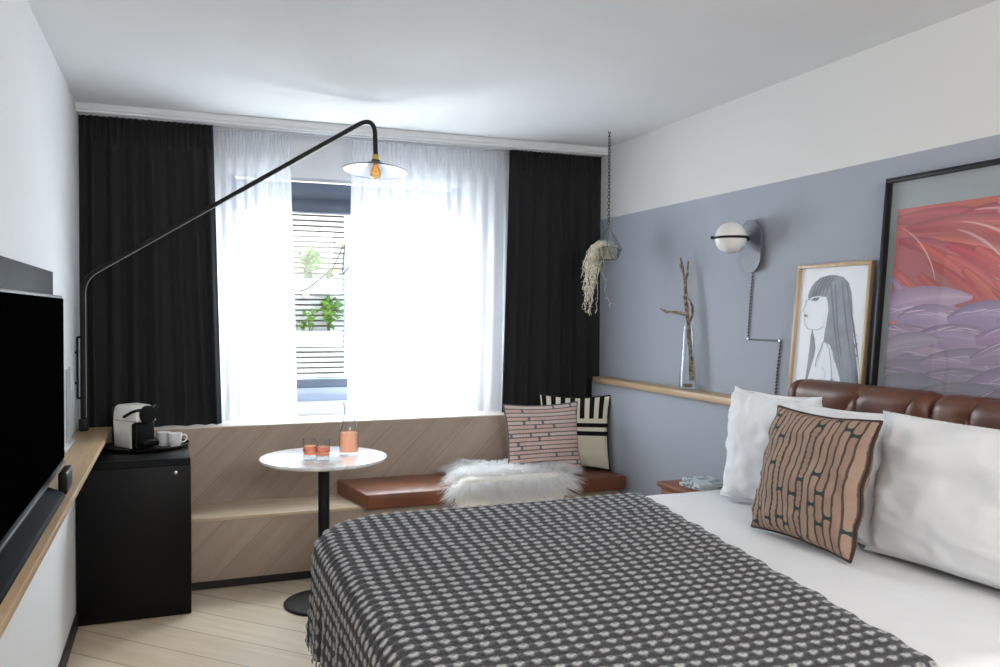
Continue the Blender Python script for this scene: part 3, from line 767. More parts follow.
t = empty('television', (-.44, 2.85, .9), 'large black flat television along the left wall above the shelf', 'television')
TY0, TY1, TZ0, TZ1 = 2.30, 3.61, .885, 1.525
b = bm_new(); bx(b, -.445, -.408, TY0, TY1, TZ0, TZ1, .004); obj('housing', b, m_plast, t)
b = bm_new(); bx(b, -.409, -.4035, TY0 + .010, TY1 - .010, TZ0 + .018, TZ1 - .010, .001); obj('screen', b, m_screen, t)
b = bm_new(); bx(b, -.4085, -.400, TY0, TY1, TZ0 - .004, TZ0 + .006, .002); obj('lower_trim', b, Mat('silver_trim', (120, 122, 126), .3, .8), t)
b = bm_new(); bx(b, -.4665, -.4455, 2.60, 3.0, 1.05, 1.29, .004); obj('wall_mount', b, m_blackmat, t)
b = bm_new(); bx(b, -.4945, -.468, 2.2, 3.84, 1.00, 1.626, .002); tag(obj('backing_panel', b, m_navy, None), 'dark glossy panel on the left wall showing above the television', 'panel')
t = empty('soundbar', (-.40, 2.7, .839), 'long dark navy soundbar lying on the shelf under the television', 'soundbar')
b = bm_new(); prism(b, [(-.455, 1.9, .839), (-.352, 1.9, .839), (-.358, 1.9, .854), (-.405, 1.9, .876), (-.455, 1.9, .877)], (0, 1.26, 0), bev=.002); obj('housing', b, m_soundbar, t, .3)
b = bm_new(); bx(b, -.407, -.403, 1.91, 3.15, .8750, .8772); obj('silver_line', b, m_steel, t)
b = bm_new(); bx(b, -.378, -.350, 3.185, 3.345, .839, .915, .006, 3); tag(obj('media_box', b, m_plast, None), 'small black box standing on the shelf at the end of the soundbar', 'box')
m_frost = Mat('pale_acrylic', (206, 210, 212), .25)
t = empty('display_stand', (-.47, 4.2, .839), 'pale grey upright display panel on the shelf just beyond the television', 'display stand')
b = bm_new(); prism(b, [(-.478, 4.12, .853), (-.478, 4.46, .853), (-.478, 4.46, 1.20), (-.478, 4.12, 1.20)], (.006, 0, 0), bev=.002); obj('panel', b, m_frost, t)
b = bm_new(); bx(b, -.4715, -.4705, 4.28, 4.34, .86, 1.195); obj('stripe', b, Mat('grey_stripe', (136, 140, 142), .4), t)
b = bm_new(); bx(b, -.490, -.455, 4.12, 4.46, .839, .853, .003); obj('foot', b, m_frost, t)
# swing-arm lamp
LY = 4.47
PXl, PYl = -.455, 4.87
t = empty('swing_arm_lamp', (PXl, PYl, .84), 'tall black swing arm lamp reaching from the left wall over the marble table', 'lamp')
arm_a = fillet([(PXl, PYl, .90), (PXl, PYl, 1.635), (.30, lerp(PYl, LY, .519), lerp(1.635, 2.528, .519))], .075, 10)
arm = arm_a[:-1] + fillet([arm_a[-1], (1.000, LY, 2.528), (1.006, LY, 2.315)], .16, 16)
b = bm_new(); tube(b, arm, .0125, 14); obj('pole', b, m_blackmat, t)
b = bm_new(); bx(b, PXl - .022, PXl + .022, PYl - .03, PYl + .03, .839, .905, .008, 3); obj('foot_block', b, m_blackmat, t)
b = bm_new(); tube(b, fillet([(PXl, PYl, 1.33), (XL + .012, PYl, 1.33), (XL + .012, PYl, 1.01), (PXl, PYl, 1.01)], .006, 3), .006, 8); 
for z in (1.25, 1.09): tube(b, [(XL, PYl, z), (XL + .018, PYl, z)], .007, 8)
obj('wall_bracket', b, m_blackmat, t)
b = bm_new(); tube(b, [(p[0] + .014, p[1] - .012, p[2] - .004) for p in arm if p[2] < 2.3], .0022, 6); obj('cord', b, Mat('grey_cord', (150, 150, 150), .6), t)
b = bm_new(); tube(b, [(1.006, LY, 2.318), (1.006, LY, 2.290)], [.017, .019], 18); obj('collar', b, m_brass, t)
b = bm_new(); tube(b, [(1.006, LY, 2.290), (1.006, LY, 2.278)], [.024, .022], 18); obj('socket', b, m_blackmat, t)
b = bm_new()
prof = [(.020, 2.284), (.034, 2.277), (.06, 2.264), (.10, 2.250), (.17, 2.232), (.171, 2.230)]
lathe(b, prof, (1.006, LY, 0), 56, False, False, 0)
lathe(b, [(r - .001, z - .003) for r, z in prof], (1.006, LY, 0), 56, False, False, 1)
closed_tube(b, [(1.006 + .171 * math.cos(2 * PI * k / 64), LY + .171 * math.sin(2 * PI * k / 64), 2.230) for k in range(64)], .0022, 6)
sc_ = V(1.006, LY, 2.284); bmesh.ops.rotate(b, cent=sc_, matrix=Matrix.Rotation(math.radians(3.5), 3, 'Y') @ Matrix.Rotation(math.radians(-4), 3, 'X'), verts=b.verts)
obj('lamp_shade', b, [m_shadeout, m_shadein], t, .6, recalc=False)
b = bm_new(); lathe(b, [(.011, 2.278), (.013, 2.258), (.026, 2.235), (.030, 2.216), (.024, 2.196), (.010, 2.187), (.0, 2.186)], (1.006, LY, 0), 24, False, False); bo = obj('bulb', b, thin_glass('bulb_glass', (255, 226, 170), edge=.5, op=.08), t, 1.0)
b = bm_new()
for k in range(6):
    a = k * PI / 3; tube(b, [(1.006 + .005 * math.cos(a), LY + .005 * math.sin(a), 2.262), (1.006 + .013 * math.cos(a), LY + .013 * math.sin(a), 2.215)], .0022, 5)
obj('filament', b, m_amber, bo)

# ------------------------------------------------------------------ right wall: sconce, vase, twig, pictures, terrarium
t = empty('wall_sconce', (XR, 3.46, 1.8), 'grey wall sconce with white globe and black band on the right wall', 'wall lamp')
SCX, SCY, SCZ = 2.668, 3.45, 1.808
b = bm_new(); pts = []
for k in range(25): a = PI * k / 24; pts.append((0, .085 * math.cos(a), .048 + .085 * math.sin(a)))
for k in range(25): a = PI + PI * k / 24; pts.append((0, .085 * math.cos(a), -.048 + .085 * math.sin(a)))
prism(b, [(SCX, SCY + p[1], SCZ + p[2]) for p in pts], (.012, 0, 0)); obj('plate', b, m_greyplate, t)
b = bm_new(); tube(b, [(SCX + .012, SCY, SCZ), (XR, SCY, SCZ)], .045, 20); obj('mount', b, m_blackmat, t)
GX, GY, GZ = 2.565, 3.462, 1.848
b = bm_new(); sphere(b, (GX, GY, GZ), .078, u=36, v=24); obj('globe', b, m_globe, t, 3)
b = bm_new(); closed_tube(b, [(GX + .081 * math.cos(2 * PI * k / 48), GY + .081 * math.sin(2 * PI * k / 48), GZ) for k in range(48)], .006, 8)
tube(b, [(GX + .08, GY, GZ), (SCX + .004, GY, GZ)], .012, 12)
tube(b, [(GX - .078, GY + .03, GZ), (GX - .092, GY + .038, GZ)], .0075, 10)
obj('ring', b, m_blackmat, t)
m_cord = Mat('twisted_black_white_cord', (30, 30, 32), .8); _x, _y, _z = m_cord.xyz(); m_cord.base(m_cord.mix(((_z * 420.0 + _y * 420.0).sin()).gt(.35), (24, 24, 26), (176, 176, 178)))
WXc = XR - .006
pts = fillet([(WXc, 3.455, 1.675), (WXc, 3.475, 1.50), (WXc, 3.485, 1.345), (WXc, 3.24, 1.342), (WXc, 3.262, 1.20), (WXc, 3.275, 1.062)], .012, 4)
b = bm_new(); tube(b, pts, .0042, 8); obj('cord', b, m_cord, t)
for y, z in ((3.483, 1.345), (3.243, 1.342)):
    b = bm_new(); bx(b, WXc - .006, XR, y - .006, y + .006, z - .006, z + .006, .002); obj('cord_clip', b, m_steel, t)

# vase and twig
VX, VY, VZ = 2.64, 3.935, 1.051
b = bm_new()
lathe(b, [(.0, 0), (.046, 0), (.048, .006), (.044, .05), (.034, .20), (.026, .36), (.0245, .36), (.0325, .20), (.0425, .05), (.044, .016), (.0, .014)], (VX, VY, VZ), 40, False, False)
t = empty('vase', (VX, VY, VZ), 'tall clear glass vase standing on the oak ledge', 'vase')
obj('glass_body', b, m_glass, t, 1.0)
b = bm_new(); sphere(b, (VX, VY, VZ + .024), .03, 1, 1, .3); obj('pebbles', b, Mat('brown_gravel', (132, 104, 84), .9).vary(80, .3), t)
t = empty('twig', (VX, VY, VZ + .03), 'bare forked twig standing in the glass vase', 'twig')
b = bm_new()
def knob(pts, jit=.004):
    out = []
    for i in range(len(pts) - 1):
        a = Vector(pts[i]); c = Vector(pts[i + 1]); n = max(2, int((c - a).length / .025))
        for k in range(n): out.append(a.lerp(c, k / n) + V(random.uniform(-jit, jit), random.uniform(-jit, jit), 0) * (0 if (i == 0 and k == 0) else 1))
    out.append(Vector(pts[-1])); return out
stem = knob([(2.64, 3.895, 1.105), (2.64, 3.905, 1.22), (2.64, 3.935, 1.42), (2.64, 3.962, 1.52), (2.64, 3.97, 1.66)])
tube(b, stem, [lerp(.0125, .0095, i / (len(stem) - 1)) * random.uniform(.88, 1.15) for i in range(len(stem))], 9)
def br(pts, r0, r1):
    p = knob(pts, .003); tube(b, p, [lerp(r0, r1, i / (len(p) - 1)) * random.uniform(.88, 1.15) for i in range(len(p))], 8)
br([(2.64, 3.968, 1.65), (2.64, 3.985, 1.70), (2.64, 4.018, 1.783)], .0085, .005)
br([(2.64, 3.968, 1.655), (2.635, 3.94, 1.69), (2.63, 3.925, 1.76)], .008, .005)
br([(2.64, 3.972, 1.685), (2.645, 4.02, 1.725), (2.648, 4.035, 1.748)], .005, .003)
br([(2.64, 3.95, 1.465), (2.635, 4.05, 1.478), (2.63, 4.15, 1.482), (2.63, 4.205, 1.498)], .0085, .006)
br([(2.64, 3.93, 1.41), (2.645, 3.905, 1.46), (2.645, 3.90, 1.51), (2.64, 3.925, 1.548), (2.64, 3.96, 1.56)], .0075, .005)
br([(2.64, 3.905, 1.17), (2.64, 3.875, 1.185)], .008, .006)
br([(2.64, 3.962, 1.53), (2.64, 3.985, 1.57)], .007, .005)
obj('branch', b, m_bark, t, 1.2)

# portrait print in oak frame, leaning on the wall
def leaning(xb, y_left, y_right, z0, height, xt):
    up = V(xt - xb, 0, math.sqrt(max(0.0, height ** 2 - (xt - xb) ** 2)))
    return frameM((xb, (y_left + y_right) / 2, z0), (0, -1, 0), up)
def picture_frame(parent, w, h, t, d, mat):
    b = bm_new()
    bx(b, -w / 2, w / 2, 0, t, 0, d, .0015); bx(b, -w / 2, w / 2, h - t, h, 0, d, .0015)
    bx(b, -w / 2, -w / 2 + t, t, h - t, 0, d, .0015); bx(b, w / 2 - t, w / 2, t, h - t, 0, d, .0015)
    return obj('frame', b, mat, parent, M=I4)
PW, PH = .440, .645
t = empty('framed_picture', None, 'oak framed grey portrait drawing of a long-haired woman leaning on the ledge', 'picture', M=leaning(2.632, 3.10, 2.660, 1.051, PH, 2.690))
picture_frame(t, PW, PH, .016, .022, m_framewood)
iw, ih = PW - .032, PH - .032
def pm(x, y):
    v = (y - 80) / 584.; u = (x - 147 + 58 * v) / 306.
    return (-iw / 2 + iw * u, .016 + ih * (1 - v))
b = bm_new(); lay = [0.009]
def shp(pts, mi):
    lay[0] += .00012; poly(b, [(*pm(*p), lay[0]) for p in pts], mi)
poly(b, [(-iw / 2, .016, .009), (iw / 2, .016, .009), (iw / 2, .016 + ih, .009), (-iw / 2, .016 + ih, .009)], 0)
shp([(196, 340), (206, 380), (211, 420), (203, 460), (186, 510), (168, 570), (160, 640), (150, 640), (158, 575), (170, 505), (181, 430), (188, 370)], 1)
shp([(175, 207), (180, 185), (192, 160), (212, 138), (240, 121), (275, 113), (310, 115), (340, 125), (362, 150), (372, 190), (376, 240), (376, 310), (380, 380), (386, 440), (394, 500), (398, 560), (392, 610), (388, 645), (330, 645), (326, 590), (318, 540), (304, 490), (290, 440), (276, 405), (262, 398), (248, 392), (252, 360), (262, 310), (270, 265), (268, 230), (262, 205), (245, 203), (225, 200), (200, 203), (188, 208)], 1)
for x0, dx in ((300, -14), (330, -4), (350, 6), (280, -6)):          # darker strands of hair
    shp([(x0, 150), (x0 + 5, 152), (x0 + dx + 28, 330), (x0 + dx + 44, 470), (x0 + dx + 52, 560), (x0 + dx + 42, 470), (x0 + dx + 20, 330)], 2)
for k in range(5):
    x = 200 + k * 15; shp([(x + 34, 124), (x + 38, 125), (x + 12, 160), (x, 200), (x - 4, 200), (x + 8, 158)], 2)
shp([(196, 214), (206, 208), (222, 206), (229, 210), (224, 219), (210, 221), (200, 219)], 2)   # eye
shp([(190, 222), (196, 214), (228, 204), (232, 207), (200, 218)], 2)
shp([(176, 214), (181, 207), (189, 212), (186, 217)], 1)
shp([(156, 281), (164, 277), (178, 285), (166, 291), (158, 290)], 1)                        # lips
def stroke(pts, w, mi=1):
    for (ax, ay), (bx_, by) in zip(pts[:-1], pts[1:]):
        d = math.hypot(bx_ - ax, by - ay) or 1; nx, ny = -(by - ay) / d * w, (bx_ - ax) / d * w
        shp([(ax + nx, ay + ny), (bx_ + nx, by + ny), (bx_ - nx, by - ny), (ax - nx, ay - ny)], mi)
stroke([(172, 215), (160, 250), (152, 262), (160, 268), (156, 279)], 1.0)
stroke([(158, 291), (160, 305), (163, 322), (175, 340), (196, 346), (230, 342), (252, 328)], 1.1)
stroke([(250, 392), (236, 425), (218, 465), (212, 500)], 1.8)
stroke([(262, 398), (276, 425), (284, 480), (286, 545)], 1.4)
stroke([(290, 440), (302, 480)], 1.2); stroke([(240, 500), (258, 520), (256, 540)], .8)
shp([(280, 545), (292, 545), (290, 562), (282, 560)], 1)
for (x, y) in ((380, 365), (386, 400), (380, 520)): stroke([(x - 14, y + 20), (x - 4, y + 8), (x + 14, y - 6)], 1.8)
for k in range(6): stroke([(376, 380 + k * 38), (390 + 5 * math.sin(k * 2), 405 + k * 38), (382, 425 + k * 38)], 2.0)
m_print = Mat('portrait_paper', (232, 235, 240), .6); m_ink = Mat('grey_ink', (144, 148, 157), .7).vary(14, .05); m_ink2 = Mat('dark_grey_ink', (120, 123, 133), .7)
obj('print', b, [m_print, m_ink, m_ink2], t, M=I4, recalc=False)
b = bm_new(); bx(b, -PW / 2 + .004, PW / 2 - .004, .004, PH - .004, 0.0005, .006); obj('back_board', b, m_blackmat, t, M=I4)

# large feather photograph in black frame
FW, FH = 1.32, .965
YLf = 2.585
t = empty('framed_picture', None, 'large black framed photograph of pink and lilac feathers above the headboard', 'picture', M=leaning(2.612, YLf, YLf - FW, 1.051, FH, 2.692))
picture_frame(t, FW, FH, .016, .034, m_blackmat)
m_mat = Mat('grey_mount_with_glare', (160, 167, 170), .5)  # grey lightened to paint in glare and room reflection on the glazing
b = bm_new(); bx(b, -FW / 2 + .004, FW / 2 - .004, .004, FH - .004, .001, .008); obj('mount', b, m_mat, t, M=I4)
b = bm_new(); cl = b.loops.layers.float_color.new('Col'); uvl = b.loops.layers.uv.verify(); rr = random.Random(12)
X0, X1, Z0, Z1 = -FW / 2 + .05, FW / 2 - .05, .045, FH - .125
def ccol(c): return (lin(c[0]), lin(c[1]), lin(c[2]), 1)
def inside(x, y): return X0 <= x <= X1 and Z0 <= y <= Z1
zc = [.0085]
def clipf(pts):
    return [(min(max(x, X0), X1), min(max(y, Z0), Z1)) for x, y in pts]
def feather(px, py, ang, L, W, c0, c1, curve=.3):
    zc[0] += .000012; n = 10; mid = []
    x, y, a = px, py, ang
    for i in range(n + 1):
        mid.append((x, y, a)); x += L / n * math.cos(a); y += L / n * math.sin(a); a += curve / n
    def wid(s): return W * (math.sin(PI * min(1, s * .92 + .06)) ** .7) * (1 - .25 * s)
    for i in range(n):
        s0, s1 = i / n, (i + 1) / n
        for sd in (-1, 1):
            q = []
            for (s, (mx, my, ma)) in ((s0, mid[i]), (s1, mid[i + 1])):
                w_ = wid(s); q.append(((mx, my), (mx - math.sin(ma) * w_ * sd, my + math.cos(ma) * w_ * sd), s))
            P4 = clipf([q[0][0], q[1][0], q[1][1], q[0][1]])
            uu = [(0, s0), (0, s1), (1, s1), (1, s0)]
            area = abs(sum(P4[k][0] * P4[(k + 1) % 4][1] - P4[(k + 1) % 4][0] * P4[k][1] for k in range(4)))
            if area < 1e-7: continue
            f = b.faces.new([b.verts.new((p[0], p[1], zc[0])) for p in P4]); f.smooth = True
            for l, (du, ds) in zip(f.loops, uu):
                k = ds; sh = (.84 if du else 1.05) if sd > 0 else (.92 if du else .98)
                l[cl] = ccol([max(0, min(255, lerp(c0[j], c1[j], k) * sh)) for j in range(3)]); l[uvl].uv = (du * sd, ds)
def bg():
    n = 12
    for i in range(n):
        y0, y1 = lerp(Z0, Z1, i / n), lerp(Z0, Z1, (i + 1) / n)
        f = b.faces.new([b.verts.new(p) for p in ((X0, y0, .0085), (X1, y0, .0085), (X1, y1, .0085), (X0, y1, .0085))])
        for l, k in zip(f.loops, (i / n, i / n, (i + 1) / n, (i + 1) / n)):
            l[cl] = ccol([lerp(a_, c_, k) for a_, c_ in zip((120, 112, 130), (200, 96, 94))]); l[uvl].uv = (0, k)
bg()
reds = [(206, 92, 90), (222, 116, 108), (190, 78, 80), (228, 140, 128), (214, 104, 112)]
pinks = [(226, 168, 176), (214, 156, 178), (232, 184, 190)]
lil = [(178, 152, 186), (190, 160, 190), (168, 146, 182), (204, 176, 200)]
def jit(c, a): return tuple(v + rr.uniform(-a, a) for v in c)
W_ = X1 - X0
for k in range(60):                                  # sweeping coral plumes, fanning from the upper left
    s = k / 59; px = X0 + W_ * rr.uniform(-.12, .62); py = lerp(Z1 + .01, .40, s ** .9) + rr.uniform(-.03, .03)
    c0 = jit(rr.choice([(190, 88, 86), (204, 98, 92), (178, 80, 82), (210, 108, 104)]), 8); c1 = jit(rr.choice([(216, 120, 110), (206, 104, 102), (222, 140, 132), (200, 110, 122)]), 8)
    feather(px, py, lerp(.05, -.75, sstep(0, .7, s)) + rr.uniform(-.12, .12), rr.uniform(.42, .68), rr.uniform(.024, .042), c0, c1, rr.uniform(-.75, -.25))
for k in range(14):                                  # blush plumes on the right
    feather(X0 + W_ * rr.uniform(.30, .8), rr.uniform(.55, Z1), rr.uniform(-.5, .1), rr.uniform(.35, .5), rr.uniform(.03, .05), jit((216, 150, 150), 8), jit((228, 184, 190), 8), rr.uniform(-.9, -.5))
for k in range(20):                                  # thin pale quill lines
    feather(X0 + W_ * rr.uniform(-.05, .8), rr.uniform(.42, Z1 - .01), rr.uniform(-.7, 0), rr.uniform(.22, .4), rr.uniform(.003, .007), jit((222, 150, 144), 6), (240, 206, 200), rr.uniform(-.9, -.4))
for k in range(16):
    feather(X0 + W_ * rr.uniform(-.08, .16), lerp(.56, .36, k / 15) + rr.uniform(-.02, .02), rr.uniform(-.75, -.45), rr.uniform(.24, .34), rr.uniform(.018, .030), jit(rr.choice([(190, 92, 100), (170, 128, 168), (206, 110, 104)]), 8), jit(rr.choice([(214, 160, 180), (190, 150, 186), (220, 130, 120)]), 8), rr.uniform(-.2, .4))
rows = [(.390, 6, .0), (.325, 5, .04), (.245, 5, .06), (.165, 5, .05), (.085, 5, .02)]
for k in range(10):                                  # soft mauve ground under the lower feathers
    y_ = lerp(.30, .0, k / 9); g_ = lerp(1.0, .82, k / 9)
    for xx in (-.12, .25, .6):
        feather(X0 + W_ * xx, y_, rr.uniform(.0, .08), .62, .085, [v * g_ for v in (150, 132, 154)], [v * g_ for v in (166, 146, 170)], -.1)
for ri, (y0, n_, xs) in enumerate(rows):             # broad lilac feathers stacked below, tips to the right
    for k in range(n_):
        px = X0 + W_ * lerp(xs - .14, .92, k / n_) + rr.uniform(-.02, .02); py = y0 + rr.uniform(-.014, .014)
        fade = 1.0 if ri < 3 else (.9 if ri == 3 else .8)
        gl = sstep(.55, .0, (px - X0) / W_) * (ri / 4.0); gcol = (126, 120, 132)
        c0 = [lerp(v * fade, g_, gl) for v, g_ in zip(jit((156, 130, 158), 8), gcol)]; c1 = [lerp(v * fade, g_ * 1.06, gl) for v, g_ in zip(jit(rr.choice([(196, 172, 200), (206, 176, 196), (186, 164, 196)]), 6), gcol)]
        L = rr.uniform(.36, .60); W2 = rr.uniform(.046, .074); an = rr.uniform(.05, .50); cu = rr.uniform(-.8, -.3)
        feather(px, py, an, L, W2, c0, c1, cu)
        for q in range(5):
            feather(px + .03 + .05 * q, py + .022 + .012 * q - .002 * q * q + rr.uniform(-.01, .01), an + rr.uniform(-.1, .35) - .12 * q, rr.uniform(.08, .14), rr.uniform(.002, .004), c1, [lerp(v, g_ * 1.1, gl) for v, g_ in zip((226, 208, 226), gcol)], -.3)
m_fea = Mat('feather_photograph', (200, 120, 120), .5)
at = m_fea.nt.nodes.new('ShaderNodeVertexColor'); at.layer_name = 'Col'
_x, _y, _z = m_fea.xyz('UV')
_barb = m_fea.noise(m_fea.vec(_x * .7, _y * 9.0 - _x.abs() * 5.0, 0.0), 6.0, 3, .6)
m_fea.base(m_fea.mix(_barb.ss(.58, .82) * .22, m_fea.mix(_barb.ss(.45, .2) * .25, at.outputs[0], (120, 62, 76)), (240, 214, 220)))
obj('print', b, m_fea, t, M=I4, recalc=False, ang=3.2)
b = bm_new(); poly(b, [(-FW / 2 + .015, .015, .024), (FW / 2 - .015, .015, .024), (FW / 2 - .015, FH - .015, .024), (-FW / 2 + .015, FH - .015, .024)]); obj('glazing', b, m_picglass, t, M=I4)

# hanging terrarium with trailing moss
TXc, TYc = 2.445, 4.5
t = empty('hanging_terrarium', (TXc, TYc, ZC), 'geometric glass terrarium hanging on a black chain near the right wall', 'terrarium')
b = bm_new(); z = 2.008; k = 0
while z < ZC - .01:
    L = .017
    pts = []
    for i in range(14):
        a = 2 * PI * i / 14; q = V(.0075 * math.cos(a), 0, L * .80 * math.sin(a))
        if k % 2: q = V(0, q.x, q.z)
        pts.append(V(TXc, TYc, z + L * .6) + q)
    closed_tube(b, pts, .0020, 5); z += L * 1.16; k += 1
obj('chain', b, m_blackmet, t)
b = bm_new(); lathe(b, [(.014, -.006), (.014, 0)], (TXc, TYc, ZC), 20); tube(b, [(TXc, TYc, ZC - .02), (TXc, TYc, ZC - .004)], .003, 8); obj('ceiling_hook', b, m_white, t)
apex = V(TXc, TYc, 2.0); nb = 5
rot0 = .35
belt = [V(TXc + .088 * math.cos(rot0 + 2 * PI * i / nb), TYc + .088 * math.sin(rot0 + 2 * PI * i / nb), 1.858 + (.012 if i % 2 else 0)) for i in range(nb)]
low = [V(TXc + .052 * math.cos(rot0 + PI / nb + 2 * PI * i / nb), TYc + .052 * math.sin(rot0 + PI / nb + 2 * PI * i / nb), 1.795) for i in range(nb)]
b = bm_new(); e = []
for i in range(nb):
    j = (i + 1) % nb; e += [(apex, belt[i]), (belt[i], belt[j]), (belt[i], low[i]), (belt[j], low[i]), (low[i], low[j])]
for a, c in e: tube(b, [a, c], .0021, 6)
obj('wire_frame', b, m_pewter, t)
b = bm_new()
for i in range(nb):
    j = (i + 1) % nb
    if i != 2: poly(b, [apex, belt[i], belt[j]])
    poly(b, [belt[i], low[i], belt[j]]); poly(b, [belt[j], low[i], low[j]])
poly(b, low); obj('glass_panes', b, thin_glass('terrarium_glass', (235, 240, 242), edge=.45, op=.10), t, recalc=False)
b = bm_new(); rr = random.Random(3)
for k in range(170):                                  # curled strands inside the glass
    a = rr.uniform(0, 2 * PI); r_ = .055 * math.sqrt(rr.random()); p = V(TXc + r_ * math.cos(a), TYc + r_ * math.sin(a), rr.uniform(1.803, 1.852)); pts = [p.copy()]
    d = V(rr.uniform(-1, 1), rr.uniform(-1, 1), rr.uniform(-.4, .6)).normalized()
    for i in range(6):
        d = (d + V(rr.uniform(-.7, .7), rr.uniform(-.7, .7), rr.uniform(-.4, .4))).normalized(); p = p + d * .012
        rad = math.hypot(p.x - TXc, p.y - TYc); mx = .05
        if rad > mx: p.x = TXc + (p.x - TXc) * mx / rad; p.y = TYc + (p.y - TYc) * mx / rad
        p.z = max(1.80, min(1.885, p.z)); pts.append(p.copy())
    tube(b, pts, .0013, 4, cap=False)
for k in range(84):                                  # strands spilling out of the open pane and hanging down
    y = TYc + rr.uniform(-.045, .035); spread = rr.gauss(0, .026)
    p0 = V(TXc - .02 + rr.uniform(-.03, .03), y, rr.uniform(1.85, 1.90)); lip = V(TXc - .09 + rr.uniform(-.018, .018), y + rr.uniform(-.01, .01), 1.875 + rr.uniform(-.015, .012))
    L = rr.uniform(.08, .42) * (1 if rr.random() < .75 else .6); pts = [p0, (p0 + lip) / 2 + V(0, 0, .02), lip]; q = lip.copy(); n = max(4, int(L / .018))
    x_t = TXc - .122 + spread
    for i in range(n):
        q = q + V((x_t - q.x) * .22 + rr.uniform(-.011, .011), rr.uniform(-.010, .010), -L / n); pts.append(q.copy())
    tube(b, pts, .0014, 4, cap=False)
    for i in range(3, len(pts), 2):
        d = V(rr.uniform(-1, 1), rr.uniform(-1, 1), rr.uniform(-.6, .4)).normalized(); tube(b, [pts[i], pts[i] + d * .010, pts[i] + d * .018 + V(0, 0, -.005)], .0010, 3, cap=False)
tag(obj('trailing_moss', b, m_moss, None, 3.2), 'pale trailing moss spilling out of the hanging glass terrarium', 'plant')

# ------------------------------------------------------------------ outside the window
YE = 6.62
t = empty('slatted_screen', (1.2, YE, 0), 'whitewashed horizontal slat screen across the yard outside the window', 'screen')
b = bm_new(); z = .30
while z < 3.2: bx(b, -1.2, 4.2, YE, YE + .03, z, z + .027); z += .041
obj('slats', b, m_slat, t)
b = bm_new(); bx(b, -1.2, 4.2, YE + .06, YE + .08, 0, 3.3); obj('backing', b, m_slatdark, t)
for x in (-.6, 1.235, 3.2):
    b = bm_new(); bx(b, x - .035, x + .035, YE - .26, YE - .20, 0, 2.8, .004); obj('post', b, m_planter, t)
def planter(z0, z1, label):
    t = empty('planter_box', (.9, YE - .13, z0), label, 'planter')
    b = bm_new(); x0, x1, y0, y1 = -.1, 1.19, YE - .22, YE - .03
    bx(b, x0, x1, y0, y0 + .015, z0, z1, .002); bx(b, x0, x1, y1 - .015, y1, z0, z1); bx(b, x0, x0 + .015, y0 + .015, y1 - .015, z0, z1); bx(b, x1 - .015, x1, y0 + .015, y1 - .015, z0, z1); bx(b, x0, x1, y0 + .015, y1 - .015, z0, z0 + .015)
    obj('box', b, m_planter, t)
    b = bm_new(); bx(b, x0 + .016, x1 - .016, y0 + .016, y1 - .016, z0 + .02, z1 - .02); obj('soil', b, m_soil, t)
planter(1.605, 1.72, 'upper white planter box outside the window, below the leafy plant')
planter(1.205, 1.325, 'lower white planter box outside the window')
def plant(x, y, z, h, n, spread, leaf, label, seed):
    rr = random.Random(seed); t = empty('potted_plant', (x, y, z), label, 'plant')
    b = bm_new(); tips = []
    for k in range(n):
        a = rr.uniform(0, 2 * PI); r_ = spread * rr.uniform(.2, 1); top = V(x + r_ * math.cos(a), y + r_ * .5 * math.sin(a), z + h * rr.uniform(.55, 1)); base = V(x + rr.uniform(-.015, .015), y + rr.uniform(-.015, .015), z)
        mid = base.lerp(top, .5) + V(0, 0, h * .12); tube(b, [base, mid, top], [.003, .0025, .0015], 5); tips += [(base, mid, top)]
    obj('stems', b, m_leaf, t)
    b = bm_new()
    for (p0, p1, p2) in tips:
        for s in (.35, .55, .7, .85, 1.0, 1.0):
            q = p0.lerp(p1, s * 2) if s < .5 else p1.lerp(p2, s * 2 - 1)
            d = V(rr.uniform(-1, 1), rr.uniform(-1, .3), rr.uniform(-.3, .7)).normalized(); sd = d.cross(V(rr.uniform(-.5, .5), 1, rr.uniform(-.5, .5))).normalized(); L = leaf * rr.uniform(.7, 1.3)
            A = [b.verts.new(v) for v in (q, q + d * L * .45 + sd * L * .26, q + d * L, q + d * L * .45 - sd * L * .26)]; b.faces.new(A)
    obj('leaves', b, m_leaf, t, recalc=False)
plant(.93, YE - .13, 1.70, .24, 9, .09, .06, 'leafy green plant growing in the upper planter box outside, at its left', 1)
plant(1.10, YE - .13, 1.70, .12, 4, .03, .04, 'small yellow-green plant in the upper planter box outside, beside the light bulbs', 2)
plant(1.09, YE - .13, 1.305, .26, 13, .09, .055, 'bushy green plant growing in the lower planter box outside', 3)
plant(.96, YE - .13, 1.305, .17, 4, .04, .04, 'thin sparse plant left of the bushy one in the lower planter box outside', 4)
plant(.90, YE - .13, 1.305, .09, 3, .03, .035, 'tiny green seedling at the left end of the lower planter box outside', 5)
t = empty('string_lights', (1.1, YE - .3, 2.0), 'festoon string of warm light bulbs hung across the planters outside', 'string lights')
pts = fillet([(.84, YE - .30, 1.62), (.90, YE - .30, 1.63), (1.02, YE - .30, 1.73), (1.10, YE - .30, 1.80), (1.17, YE - .30, 1.95), (1.19, YE - .30, 2.03), (1.17, YE - .30, 1.75), (1.26, YE - .30, 1.85)], .03, 4)
b = bm_new(); tube(b, pts, .004, 6); obj('cable', b, m_plast, t)
for p in ((.90, 1.60), (1.115, 1.765), (1.145, 1.985), (1.25, 1.71), (1.18, 2.0)):
    b = bm_new(); sphere(b, (p[0], YE - .30, p[1]), .022, u=14, v=10); bo = obj('bulb', b, Mat('warm_bulb', (255, 200, 120), .3), t, 3)
    bo.data.materials[0].node_tree.nodes['Principled BSDF'].inputs['Emission Color'].default_value = rgb(255, 170, 80)
    bo.data.materials[0].node_tree.nodes['Principled BSDF'].inputs['Emission Strength'].default_value = 3.0
